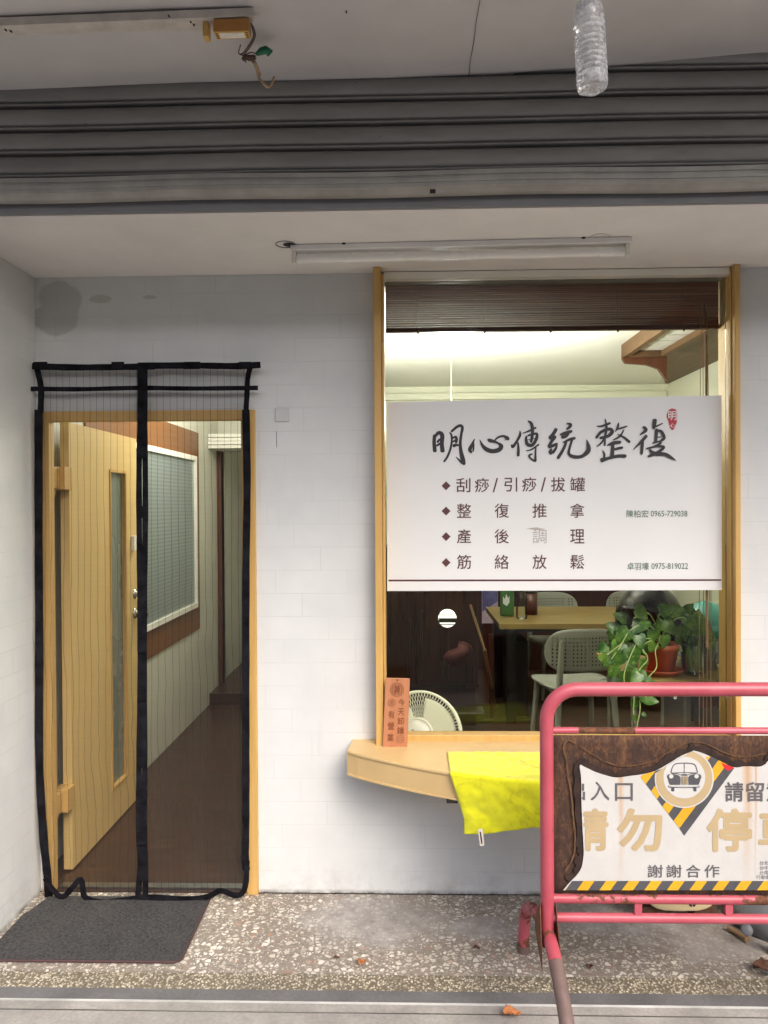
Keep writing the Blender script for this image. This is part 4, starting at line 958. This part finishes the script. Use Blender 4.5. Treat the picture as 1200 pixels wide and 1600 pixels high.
Yc = Yk-.0028; cz = lambda pts, Y=None: flat(mb, [Z8(*q) for q in pts], Yc if Y is None else Y)
mb = MB()
def stroke(pts, w, n=6):
    P2 = catmull([(x_, y_, 0) for x_, y_ in pts], n) if n else [Vector((x_, y_, 0)) for x_, y_ in pts]; n_ = len(P2); Lp = []; Rp = []
    for i, p in enumerate(P2):
        t_ = (P2[min(i+1, n_-1)]-P2[max(i-1, 0)]).normalized(); Lp.append((p.x-t_.y*w/2, p.y+t_.x*w/2)); Rp.append((p.x+t_.y*w/2, p.y-t_.x*w/2))
    mb.add([at(*Z8(*q), Yc) for q in Lp+Rp], [(i, i+1, n_+i+1, n_+i) for i in range(n_-1)])
stroke([(290,290),(300,245),(318,212),(350,198),(415,194),(480,198),(515,212),(530,245),(540,290)], 9)
stroke([(415,196),(415,285)], 7, 0); stroke([(292,287),(415,283),(538,287)], 7)
cz([(256,310),(268,299),(300,296),(340,300),(368,312),(380,330),(378,398),(280,398),(270,380),(262,345),(254,330)])
cz([(574,310),(562,299),(530,296),(490,300),(462,312),(452,330),(454,398),(548,398),(558,380),(568,345),(576,330)])
cz([(380,312),(395,303),(435,303),(450,312),(446,309),(384,309)]); stroke([(300,294),(340,291),(380,303),(415,296),(450,303),(490,291),(530,294)], 6)
stroke([(270,420),(415,424),(552,420)], 7); stroke([(272,402),(268,412),(272,422)], 6); stroke([(552,402),(556,412),(552,422)], 6)
cz([(293,424),(322,424),(322,455),(314,460),(300,460),(293,452)]); cz([(500,424),(530,424),(530,452),(522,460),(508,460),(500,452)])
for gx in (386, 400, 415, 430, 444): stroke([(gx, 318), (gx, 396)], 4, 0)
mb.build('car_emblem', M['dark_ink'], bn)
mb = MB(); 
for cx in (293, 530): flat(mb, [Z8(*q) for q in circ(cx, 318, 20, 24)], Yc-.0006)
flat(mb, [Z8(*q) for q in ((276,404),(548,404),(548,414),(276,414))], Yc-.0006); mb.build('emblem_lights', M['banner_white'], bn)
mb = MB()
for gx in (393, 407.5, 422.5, 437): flat(mb, [Z8(*q) for q in ((gx-4,318),(gx+4,318),(gx+4,396),(gx-4,396))], Yc-.0006)
mb.build('emblem_grille', M['tan_ink'], bn)
mb = MB(); text(mb, '出', (885, 1222, 914, 1250), Yk, .018, clipx=909.5); text(mb, '入', (923, 1221.5, 952, 1250.5), Yk, .018); text(mb, '口', (961.5, 1224, 988.5, 1251), Yk, .022)
for i, c_ in enumerate('請留意'): text(mb, c_, (1133.5+i*32.5, 1222.5, 1161+i*32.5, 1252), Yk, .042)
for (xa, xb), c_ in zip(((1012, 1035.5), (1041.5, 1065), (1072, 1094), (1101, 1124)), '謝謝合作'): text(mb, c_, (xa, 1351.5, xb, 1371), Yk, .026)
mb.build('grey_lettering', M['grey_ink'], bn)
mb = MB(); text(mb, '請', (886, 1265, 949, 1328), Yk, .055, clipx=913.5); text(mb, '勿', (966, 1265, 1033, 1328), Yk, .065); text(mb, '停', (1106, 1265, 1173, 1329), Yk, .06); text(mb, '車', (1187, 1267, 1250, 1328), Yk, .06); mb.build('tan_lettering', M['tan_ink'], bn)
mb = MB()
for i, s_ in enumerate(('台北', '台中', '台南')): text(mb, s_, (1187, 1345+i*7.6, 1201, 1351.5+i*7.6), Yk, .0)
text(mb, '行動電話', (1181.5, 1367.5, 1211, 1374), Yk, .0); mb.build('small_lettering', M['grey_ink'], bn)

# ------------------------------------------------------------------ things stored behind the barrier
Yb = -.20
q0 = az(1020, 1449, 0); st = thing('beige_box', 'round bottomed beige box with black rosette marks behind the barrier', 'box', (PX(1070, Yb, 1420), Yb, 0))
xl, xr = PX(1008, Yb, 1420), PX(1122, Yb, 1420); xm = (xl+xr)/2; hw = (xr-xl)/2
mb = MB(); pr = []
for k in range(13): a_ = math.pi*(1+k/12); pr.append((xm+hw*math.copysign(abs(math.cos(a_))**.6, math.cos(a_)), .15-.108*abs(math.sin(a_))**.6))
pr += [(xr, .33), (xl, .33)]
mb.prism([Vector((x, Yb, z)) for x, z in pr], (0, .16, 0)); mb.build('body', M['beige_board'], st, bevel=.006)
for x in (xm-.10, xm+.10):
    mb = MB(); mb.prism([Vector((x-.05, Yb+.015, 0)), Vector((x+.05, Yb+.015, 0)), Vector((x+.04, Yb+.02, .05)), Vector((x-.04, Yb+.02, .05))], (0, .12, 0)); mb.build('foot', M['leaf_dark'], st)
for px, py in ((1082, 1412), (1027, 1404), (1140, 1404)):
    c = at(px, py, Yb-.0015); mb = MB()
    if c.x > xr-.02: continue
    for k in range(4):
        a_ = math.pi/4+k*math.pi/2; d = Vector((math.cos(a_), 0, math.sin(a_))); e = Vector((-d.z, 0, d.x))
        mb.prism([c+d*.004, c+d*.011+e*.008, c+d*.014, c+d*.011-e*.008], (0, .001, 0))
    mb.add([c+Vector((x_*.006, -.0003, y_*.006)) for x_, y_ in circ(0, 0, .6, 12)], [tuple(range(12))])
    mb.build('rosette', M['dark_mark'], st)
gp = thing('grey_base', 'grey moulded plastic base with a round dial behind the barrier', 'plastic base', tuple(az(1190, 1475, 0)))
c = az(1186, 1440, 0); c.z = 0
MB().lathe([(0, .30), (.05, .30), (.075, .27), (.09, .22), (.125, .19), (.13, .16), (.17, .145), (.175, .11), (.215, .09), (.22, .03), (.21, 0), (0, 0)], c+Vector((.10, .02, 0)), n=48).build('body', M['grey_plastic'], gp)
q = at(1167, 1453, c.y-.185); MB().lathe([(0, .012), (.016, .012), (.020, .008), (.021, 0)], q, Matrix.Rotation(math.radians(62), 3, 'X') @ Matrix.Rotation(math.radians(-20), 3, 'Y'), 24).build('dial', M['grey_plastic'], gp)
mb = MB(); mb.tube([az(1138, 1450, .012), az(1152, 1458, .012), az(1168, 1468, .014)], [.010, .009, .012], 10); tag(mb.build('wood_stick', M['twig']), 'short weathered wooden stick lying against the grey plastic base', 'stick')
# ------------------------------------------------------------------ inside the front room
bl_ = thing('bamboo_blind', 'rolled down brown bamboo slat blind at the top inside the window', 'blind', (.63, .10, 2.3))
Yv = .085; zb0, zb1 = PZ(515, Yv, 870), PZ(438, Yv, 870); bx0, bx1 = WX0+.045, WX1-.030
mb = MB(); n = 44
for k in range(n):
    z = zb0+(zb1-zb0)*k/n; mb.box(bx0, bx1, Yv+.0015*(k % 2), Yv+.005+.0015*(k % 2), z+.0004, z+(zb1-zb0)/n-.0006)
mb.build('slats', M['blind'], bl_)
MB().box(bx0, bx1, Yv-.002, Yv+.02, zb0-.004, zb0+.012).build('bottom_bar', M['brown_trim'], bl_)
MB().box(bx0, bx1, Yv-.005, Yv+.03, zb1, zb1+.02).build('head_rail', M['blind'], bl_)
for px in (653, 757, 860, 965, 1068): x = PX(px, Yv, 470); mb = MB(); mb.tube([(x, Yv-.003, zb0-.006), (x, Yv-.004, zb1)], .0016, 6); mb.ball((x, Yv-.003, zb0-.008), .005, .005, .007, 8, 6); mb.build('ladder_cord', M['brown_trim'], bl_)
xc = PX(1098, Yv, 800)
for dx, z1 in ((-.018, .66), (.0, .66), (.016, .66), (.032, .66), (.026, .70)):
    MB().tube(catmull([(xc+dx*.5, Yv-.006, zb0+.1), (xc+dx*.8, Yv-.010, 1.8), (xc+dx, Yv-.006, 1.1), (xc+dx*1.1+.004*math.sin(dx*300), Yv, z1)], 5), .0013, 6).build('pull_cord', M['cord'], bl_)
mb = MB(); xk = PX(1101, Yv, 700); mb.tube([(xk, Yv-.02, 2.33), (xk, Yv-.02, 1.02)], .0052, 10); mb.build('wand', M['cord'], bl_)

# wood and slat shapes standing in for an eave mirrored in the pane
cl = thing('eave_reflection', 'wooden lattice with pale slats added for an eave mirrored at upper right', 'mirrored eave', (1.75, 1.9, 2.7))
mb = MB(); mb.box(1.60, 1.645, 1.2, 2.47, 2.70, 2.798); mb.box(1.87, 1.91, 1.2, 2.47, 2.70, 2.798); mb.box(1.6452, 1.8698, 2.44, 2.47, 2.70, 2.798); mb.build('eave_reflection_frame', M['eave_reflection_wood'], cl)
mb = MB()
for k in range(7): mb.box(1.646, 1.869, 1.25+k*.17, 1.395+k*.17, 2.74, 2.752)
mb.build('eave_reflection_slats', M['white_plastic'], cl)
mb = MB(); mb.prism([Vector((x, 2.472, z)) for x, z in ((1.60, 2.797), (1.92, 2.797), (1.92, 2.53), (1.905, 2.55), (1.86, 2.615), (1.78, 2.645), (1.62, 2.66), (1.60, 2.69))], (0, .035, 0)); mb.build('eave_reflection_end', M['brown_trim'], cl)
mb = MB(); mb.prism([Vector((x, y, 2.786)) for x, y in ((1.915, 1.2), (2.545, 1.2), (2.545, 4.30), (2.50, 4.25), (1.915, 2.47))], (0, 0, .0125)); mb.build('eave_reflection_board', M['eave_reflection_wood'], cl)

# dark cabinet at the left
cb = thing('dark_cabinet', 'dark walnut cabinet standing at the left behind the window', 'cabinet', (.12, 2.5, 0))
cx0, cx1, cy = -.41, .53, 2.40
MB().box(cx0, cx1, cy, cy+.45, .30, 1.32).build('carcass', M['cabinet'], cb, bevel=.004)
for k in range(2): MB().box(cx0+.01+k*.47, cx0+.465+k*.465, cy-.018, cy-.001, .32, 1.30).build('door', M['cabinet'], cb, bevel=.004)
MB().box(cx0+.02, cx1-.02, cy+.05, cy+.44, .005, .298).build('plinth', M['wainscot'], cb)
MB().box(cx0, cx1+.03, cy-.12, cy+.04, .135, .150).build('shelf', M['steel'], cb)
for x in (.02, .11, .30): MB().tube([(x, cy-.03, .36), (x+.01, cy-.03, .78+.1*math.sin(x*9))], .008, 8).build('rail', M['cabinet'], cb)
q = at(699, 966, cy-.03); t = thing('round_reflection', 'round glowing disc with dark bands added for a reflection in the glass', 'lamp', tuple(q))
RY = Matrix.Rotation(math.pi/2, 3, 'X')
MB().lathe([(0, .018), (.058, .016), (.066, .006), (.066, 0), (0, 0)], q, RY, 32).build('reflection_disc', M['reflection_glow'], t)  # emissive disc stands in for a round bright reflection in the window
mb = MB(); 
for dz, h in ((-.012, .032), (.033, .005), (-.042, .006)): mb.box(q.x-.064, q.x+.064, q.y-.026, q.y-.020, q.z+dz-h/2, q.z+dz+h/2)
mb.build('band', M['dark_hole'], t)
q = at(716, 1022, 2.25); t = thing('scooter_reflection', 'dim red shape added for a red scooter mirrored in the glass', 'mirrored scooter', tuple(q))
mb = MB(); mb.grid(lambda u, v: q+Vector((.09*math.cos(6.283*u)*math.sin(math.pi*v)*(1+.2*math.sin(u*31)), .07*math.sin(6.283*u)*math.sin(math.pi*v), .055*math.cos(math.pi*v)*(1+.2*math.sin(u*19))+.03*math.cos(6.283*u))), 28, 14); mb.build('cloth', M['dim_red'], t)  # solid red lump stands in for a scooter reflected in the pane
mb = MB(); mb.tube([at(735, 945, 2.2), at(757, 1015, 2.2)], .009, 8); mb.tube([at(757, 1015, 2.2), az(775, 1110, .0)], .012, 8); tag(mb.build('broom_stick', M['twig']), 'thin pale wooden stick leaning at the right edge of the dark cabinet', 'stick')
# poster on the back wall
Yq = 4.36; t = thing('poster', 'violet and lilac poster on the dark panel left of the table', 'poster', tuple(at(765, 975, Yq)))
mb = MB(); mb.prism([at(753, 915, Yq), at(778, 915, Yq), at(778, 974, Yq), at(753, 974, Yq)], (0, .006, 0)); mb.build('sheet', M['poster_pale'], t)
mb = MB(); flat(mb, [(753.5, 915.5), (777.5, 915.5), (777.5, 940), (753.5, 956)], Yq-.002); mb.build('print', M['poster_blue'], t)
# table
tb = thing('table', 'oak topped table with black base in front of the pale chairs', 'table', (1.4, 2.9, 0))
tx0, tx1, ty0, ty1 = .69, 2.25, 2.46, 3.42
MB().box(tx0, tx1, ty0, ty1, .712, .752).build('tabletop', M['table_wood'], tb, bevel=.003)
MB().box(tx0+.06, tx1-.06, ty0+.05, ty1-.06, .685, .711).build('apron', M['black_metal'], tb)
for x in (tx0+.06, tx1-.12):
    for y in (ty0+.06, ty1-.14): MB().box(x, x+.07, y, y+.07, .004, .684).build('leg', M['black_metal'], tb)
MB().box(tx0+.12, tx0+.24, ty0+.2, ty1-.2, .004, .59).build('side_panel', M['black_metal'], tb)
MB().box(tx0-.06, tx0-.03, ty0+.15, ty0+.18, .004, .65).build('side_pole', M['maroon'], tb)
# things on the table
q = at(793, 955, 2.85); t = thing('green_bag', 'green bag with a white leaf mark on the table left end', 'bag', (q.x, 2.85, .753))
MB().box(q.x-.052, q.x+.052, 2.85, 2.91, .753, .97).build('pouch', M['green_bag'], t, bevel=.008)
mb = MB(); pts = [(786, 943), (786, 932), (789, 936), (791, 928), (794, 935), (796, 931), (796, 941), (792, 947)]; mb.prism([at(x, y, 2.847) for x, y in pts], (0, .001, 0)); mb.build('leaf_mark', M['white_vinyl'], t)
q = at(815, 960, 2.72); t = thing('clear_bottle', 'clear plastic bottle on the table beside the green bag', 'bottle', (q.x, 2.72, .753))
pr = [(0, .0), (.038, .0), (.042, .008)]
for k in range(7): pr += [(.042, .02+.022*k), (.042, .034+.022*k), (.039, .038+.022*k)]
pr += [(.036, .19), (.018, .215), (.014, .24), (0, .24)]
MB().lathe(pr, (q.x, 2.72, .753), n=28).build('body', M['clear'], t); MB().lathe([(0, 0), (.016, 0), (.016, .018), (0, .018)], (q.x, 2.72, .983), n=20).build('cap', M['white_plastic'], t)
q = at(830, 955, 2.95); t = thing('maroon_tin', 'dark maroon tin on the table right of the clear bottle', 'tin', (q.x, 2.95, .753))
MB().lathe([(0, 0), (.05, 0), (.05, .17), (0, .17)], (q.x, 2.95, .753), n=28).build('body', M['maroon'], t); MB().lathe([(0, .1701), (.052, .1701), (.052, .19), (0, .19)], (q.x, 2.95, .753), n=28).build('lid', M['black_metal'], t)
# chairs
def chair(label):
    t = thing('chair', label, 'chair', (0, 0, 0), 'pale plastic chairs around the table')
    def seat(u, v):
        a = 2*math.pi*u; r = v; ca, sa = math.cos(a), math.sin(a); e = .5
        x = .235*math.copysign(abs(ca)**e, ca)*r; y = .225*math.copysign(abs(sa)**e, sa)*r
        return Vector((x*(1+.06*y/.22), y, .455+.018*r**3*(abs(x)/.235)**2-.006*(1-r)))
    MB().grid(seat, 40, 8).build('seat', M['chair_plastic'], t, solid=.016)
    def back(u, v):
        X = (u-.5)*2; Zv = (v-.5)*2; k = (1-abs(X)**3.2*.0); hgt = .135*(1-abs(X)**4.5)**.5 if abs(X) < 1 else 0
        z = .70+.012*(1-X*X)+Zv*max(hgt, .004)
        return Vector((X*.245, -.235+.085*X*X-.04*(z-.6), z))
    MB().grid(back, 40, 14).build('backrest', M['perf'], t, solid=.010)
    for s_ in (-1, 1):
        MB().tube([(s_*.165, -.265, .78), (s_*.17, -.262, .70), (s_*.172, -.245, .56), (s_*.176, -.232, .44), (s_*.205, -.275, .004)], [.013, .018, .021, .022, .014], 10).build('leg', M['chair_plastic'], t)
        MB().tube([(s_*.185, .165, .445), (s_*.215, .215, .004)], [.020, .013], 10).build('leg', M['chair_plastic'], t)
        MB().tube([(s_*.176, -.215, .435), (s_*.185, .165, .44)], .012, 8).build('seat_rail', M['chair_plastic'], t)
    return t
ch = chair('pale plastic chair nearest the window, its perforated back turned to the glass')
p = at(912, 1070, 1.78); ch.location = (p.x-.055, 1.85, .004); ch.rotation_euler = (0, 0, math.radians(8))
dup(ch, (1.31, 3.42, .004), math.pi+.16, 'perforated pale chair behind the table, the left of the far two')
dup(ch, (2.02, 3.50, .004), math.pi-.04, 'perforated pale chair behind the table, partly behind the black helmet')
# green mat on the floor
mb = MB(); c4 = [az(722, 1131, .006), az(829, 1127, .006), az(812, 1101, .006), az(716, 1104, .006)]
mb.prism(c4, (0, 0, .012)); tag(mb.build('green_mat', M['green_mat']), 'olive green mat on the dark floor below the table', 'mat')
# window shelf with plant and helmets
sx0, sx1, sz = 1.0, 1.50, .845
sf = thing('window_shelf', 'small wooden shelf with red front panel behind the glass', 'shelf', (1.2, .4, 0))
MB().box(sx0, sx1, .24, .86, sz-.022, sz).build('shelf_board', M['table_wood'], sf, bevel=.002)
MB().box(sx0+.33, sx1-.02, .30, .318, sz-.14, sz-.0225).build('front_panel', M['dim_red'], sf)
for x in (sx0+.05, sx0+.17, sx1-.06):
    MB().tube([(x, .33, .005), (x, .33, sz-.0225)], .0075, 8).build('leg', M['steel'], sf); MB().tube([(x, .80, .005), (x, .80, sz-.0225)], .0075, 8).build('leg', M['steel'], sf)
MB().lathe([(0, -.002), (.008, -.002), (.008, 0)], at(1055, 1090, .299), RY, 14).build('knob', M['white_plastic'], sf)
# pothos
py_ = .36; pc = at(1033, 1040, py_); pc = Vector((pc.x, py_, sz+.001))
po = thing('potted_plant', 'trailing green pothos plant in a terracotta plastic pot on shelf', 'plant', tuple(pc))
MB().lathe([(0, .001), (.075, .001), (.098, .022), (.100, .026), (.094, .026), (.072, .008), (0, .008)], pc, n=36).build('saucer', M['terracotta'], po)
MB().lathe([(0, .010), (.056, .010), (.076, .118), (.082, .119), (.083, .142), (.078, .142), (.074, .12), (0, .118)], pc, n=36).build('pot', M['terracotta'], po)
MB().lathe([(0, .128), (.0745, .124)], pc, n=24).build('soil', M['soil'], po)
top = pc+Vector((0, 0, .135))
random.seed(21)
leafs = MB(); stems = MB()
def leaf_at(p, size, fwd, up):
    f = Vector(fwd).normalized(); s_ = f.cross(Vector(up)); s_ = s_.normalized() if s_.length > 1e-4 else Vector((1, 0, 0)); n_ = s_.cross(f)
    prof = [(0, .0), (-.06, .30), (.04, .44), (.2, .50), (.4, .46), (.6, .36), (.8, .2), (.93, .07), (1, 0)]
    cen = [p+f*size*max(a, 0)-n_*size*(.22*a*a) for a, b in prof]
    vs = []
    for (a, b), c0 in zip(prof, cen):
        base = p+f*size*a-n_*size*(.22*a*a); vs += [base+s_*size*b*.92+n_*size*b*.28, c0+n_*0, base-s_*size*b*.92+n_*size*b*.28]
    fs = []
    for i in range(len(prof)-1):
        o = i*3; fs += [(o, o+1, o+4, o+3), (o+1, o+2, o+5, o+4)]
    leafs.add(vs, fs, 0, True)
vines = [[(1030,995,.33),(1010,975,.28),(985,985,.24),(968,1012,.22),(955,1030,.21)], [(1025,1000,.32),(1000,1000,.25),(985,1025,.22),(975,1055,.20),(978,1075,.2)], [(1035,998,.3),(1024,1015,.25),(1026,1042,.23),(1012,1060,.22),(1000,1085,.21),(1000,1110,.21),(994,1140,.21)],
         [(1030,992,.36),(1028,965,.33),(1040,950,.32),(1060,958,.33)], [(1032,992,.36),(1015,960,.30),(1002,962,.28),(990,966,.26)], [(1036,992,.36),(1052,970,.33),(1068,965,.30),(1074,975,.30)], [(1030,995,.35),(1000,980,.3),(980,998,.26),(950,1022,.22),(940,1025,.21)], [(1028,998,.32),(1004,1010,.25),(1012,1030,.23),(998,1050,.22),(990,1100,.21),(992,1130,.21)]]
for vn in vines:
    pts = [at(x, y, Y) for x, y, Y in vn]; pts = [top+Vector((random.uniform(-.03,.03), random.uniform(-.03,.03), -.012))]+pts; C_ = catmull(pts, 6); stems.tube(C_, .0026, 6)
spots = [(992,952,.27,34,-20),(1006,968,.26,36,-150),(983,985,.25,34,-140),(968,1003,.24,36,-100),(955,1020,.23,30,-120),(940,1022,.22,20,-60),(960,1040,.22,28,-110),(975,1048,.21,34,-80),(990,1045,.21,34,-95),(985,1012,.22,36,-95),(972,1022,.21,32,-130),(1030,955,.33,30,30),(1045,957,.32,30,20),(1058,960,.33,28,10),(1068,968,.31,26,-30),(1072,955,.33,20,60),(1020,985,.27,26,-75),(1037,993,.25,28,-90),(1024,1005,.24,22,-120),(1040,975,.31,26,-60),(1000,1050,.21,30,-150),(1012,1056,.21,34,-160),(1020,1063,.2,26,-120),(1004,1030,.23,24,-70),(1000,1086,.21,20,-60),(1010,1094,.21,22,0),(993,1092,.2,24,-100),(1004,1068,.21,20,-90),(993,1118,.21,12,-120),(986,1140,.21,12,160),(1003,1115,.21,10,-30),(1050,985,.30,20,-20),(996,992,.26,28,-60),(965,985,.26,26,160),(978,968,.28,26,150),(1035,968,.3,26,-100),(948,1008,.23,22,-150),(1057,1010,.30,14,-50),(982,1062,.21,24,-70),(968,1058,.22,22,-110)]
for x, y, Y, s_, ang in spots:
    a_ = math.radians(ang+random.uniform(-18, 18)); p = at(x, y, Y+random.uniform(-.02, .03)); k = s_/1200*(Y+3.2)*.84
    leaf_at(p, k, (math.cos(a_), random.uniform(-.5, .1), math.sin(a_)), (random.uniform(-.4, .4), -1, .55))
for k in range(26):
    x, y = random.gauss(1005, 34), random.gauss(996, 30)
    if y > 1060 or y < 955 or (x > 1012 and y > 992) or x > 1078: continue
    a_ = math.radians(random.uniform(-170, 20)); p = at(x, y, random.uniform(.30, .42)); leaf_at(p, random.uniform(.035, .06), (math.cos(a_), random.uniform(-.5, .2), math.sin(a_)), (random.uniform(-.5, .5), -1, .5))
stems.build('vine', M['stem'], po); leafs.build('foliage', M['leaf'], po)
# helmets
def helmet(c, r, mat_, label, name, visor=None, face=True):
    t = thing(name, label, 'helmet', (c.x, c.y, sz)); mb = MB()
    lo = -1.15 if face else -.15
    def fn(u, v):
        a = 2*math.pi*u; b = lo+(math.pi/2-lo)*v; w = 1+.10*math.sin(a)*-1*(b < .2)
        return c+Vector((r*math.cos(a)*math.cos(b)*.95, r*1.12*math.sin(a)*math.cos(b)*w, r*1.08*math.sin(b)))
    mb.grid(fn, 40, 24); mb.build('shell', mat_, t, solid=.006)
    if visor:
        mb = MB(); mb.grid(lambda u, v: c+Vector((r*1.03*math.cos(math.pi*(1.12+.76*u)), r*1.19*math.sin(math.pi*(1.12+.76*u))*(.96+.05*math.sin(v*3.1)), r*(-.35+.85*v))), 24, 8); mb.build('visor', visor, t, solid=.003)
    mb = MB(); zz = c.z+r*1.08*math.sin(lo)+.004; mb.tube([Vector((c.x+r*.95*math.cos(lo)*math.cos(a*.19635), c.y+r*1.12*math.cos(lo)*math.sin(a*.19635), zz)) for a in range(33)], .007, 8); mb.build('rim', M['black'], t)
    return t
hc = at(1014, 985, .62); helmet(Vector((hc.x, .62, 1.055)), .165, M['black_gloss'], 'glossy black full face helmet on the shelf behind the plant', 'black_helmet', M['black_gloss'])
hc = at(1104, 985, .66); h2 = helmet(Vector((hc.x, .66, 1.005)), .125, M['teal'], 'teal open face helmet with blue patch on the shelf at right', 'teal_helmet', None, False)
mb = MB(); q = at(1090, 978, .525); mb.prism([q+Vector((-.022, 0, -.035)), q+Vector((.022, 0, -.03)), q+Vector((.02, .0, .035)), q+Vector((-.02, 0, .03))], (0, .03, 0)); mb.build('blue_patch', M['blue'], h2)
MB().box(hc.x-.10, hc.x+.09, .58, .78, sz+.001, .985).build('stand', M['grey_plastic'], h2)
# jar with lucky bamboo
jc = at(1085, 1052, .33); jc = Vector((jc.x, .33, sz+.001)); t = thing('bamboo_jar', 'clear glass jar of lucky bamboo stems beside the terracotta pot', 'jar', tuple(jc))
MB().lathe([(0, .004), (.046, .004), (.050, .012), (.056, .10), (.060, .185), (.0625, .187), (.058, .10), (.052, .014), (0, .010)], jc, n=32).build('jar', M['green_glass'], t)
mb = MB(); lf = MB(); leafs = lf
for k in range(7):
    a_ = k*.9; b_ = jc+Vector((.026*math.cos(a_), .026*math.sin(a_), .02)); e = jc+Vector((.045*math.cos(a_)+.01, .03*math.sin(a_), .12+.02*(k % 3))); mb.tube([b_, (b_+e)/2, e], .0065, 8)
    if k % 1 == 0: leaf_at(e, .085+.03*(k % 3), (.5*math.cos(a_)+.1, -.2, 1), (math.cos(a_), -1, .1))
mb.build('bamboo_stem', M['bamboo'], t); lf.build('leaves', M['leaf'], t)
q = at(1098, 1050, .5); t = thing('pale_tub', 'translucent pale plastic tub behind the bamboo jar', 'tub', (q.x, .47, sz))
MB().lathe([(0, .001), (.05, .001), (.054, .13), (.057, .132), (.05, .132), (.046, .006), (0, .006)], (q.x, .47, sz+.001), n=28).build('tub', M['frosted'], t)
# pedestal fan just inside the glass
fc = at(656, 1147, .24); Rf = 1.27*Matrix.Rotation(math.radians(-17), 3, 'Z') @ Matrix.Rotation(math.radians(90-14), 3, 'X')
fn_ = thing('pedestal_fan', 'cream pedestal fan tilted up behind the window lower left', 'fan', (fc.x, .3, 0))
RF = .146
T = lambda x, y, z: fc+Rf @ Vector((x, y, z))
mb = MB()
def ringp(mb, r, z, w): mb.tube([T(r*math.cos(k*math.pi/36), r*math.sin(k*math.pi/36), z) for k in range(73)], w, 8)
ringp(mb, RF, 0, .0065); ringp(mb, RF*.36, .034, .004)
for k in range(80):
    a_ = 2*math.pi*k/80; mb.tube([T(.05*math.cos(a_), .05*math.sin(a_), .034), T(.11*math.cos(a_), .11*math.sin(a_), .028), T(RF*math.cos(a_), RF*math.sin(a_), .002)], .0014, 5)
mb.build('front_guard', M['fan_plastic'], fn_)
mb = MB(); ringp(mb, RF*.99, -.03, .004)
for k in range(80):
    a_ = 2*math.pi*k/80; mb.tube([T(RF*math.cos(a_), RF*math.sin(a_), -.004), T(RF*.99*math.cos(a_), RF*.99*math.sin(a_), -.03), T(.10*math.cos(a_), .10*math.sin(a_), -.07), T(.04*math.cos(a_), .04*math.sin(a_), -.075)], .0013, 5)
mb.build('rear_guard', M['fan_plastic'], fn_)
M3f = Rf
MB().lathe([(0, .046), (.030, .046), (.040, .041), (.042, .030), (.054, .036), (.058, .034), (.058, .026), (0, .024)], fc, M3f, 40).build('hub_cap', M['white_plastic'], fn_)
q = T(-.014, .012, .048); MB().ball(q, .006, .006, .006, 12, 8).build('lock_knob', M['chrome'], fn_)
for k in range(3):
    def bl_fn(u, v, k=k): a_ = k*2.094+u*1.5; r = .03+.095*v; return T(r*math.cos(a_), r*math.sin(a_), -.02+.025*(u-.5)*v)
    MB().grid(bl_fn, 14, 8).build('blade', M['fan_plastic'], fn_, solid=.002)
MB().lathe([(0, -.078), (.045, -.08), (.052, -.11), (.046, -.17), (.02, -.185), (0, -.186)], fc, M3f, 28).build('motor', M['fan_plastic'], fn_)
q = T(0, 0, -.12); MB().tube([(q.x, q.y, .03), (q.x, q.y, q.z-.03)], .013, 14).build('pole', M['fan_plastic'], fn_)
MB().lathe([(0, .006), (.16, .006), (.165, .014), (.13, .032), (.03, .05), (.016, .07), (0, .07)], (q.x, q.y, 0), n=36).build('base', M['fan_plastic'], fn_)

# ------------------------------------------------------------------ across the street (mirrored faintly in the pane)
ob_ = thing('opposite_building', 'grey rendered building across the street behind the viewer', 'building', (0, -24, 0))
holed_wall(MB(), -24, 24, -.14, 9.2, [(-14+4*k, -11.6+4*k, zf, zf+1.8) for k in range(8) for zf in (3.6, 6.4)]+[(-14+4*k, -11.2+4*k, -.13, 2.6) for k in range(8)], -24.3, -24).build('wall', M['far_wall'], ob_)
MB().box(-24, 24, -24.7, -24.32, -.13, 9.2).build('dark_interior', M['far_glass'], ob_)
bpy.context.view_layer.update()
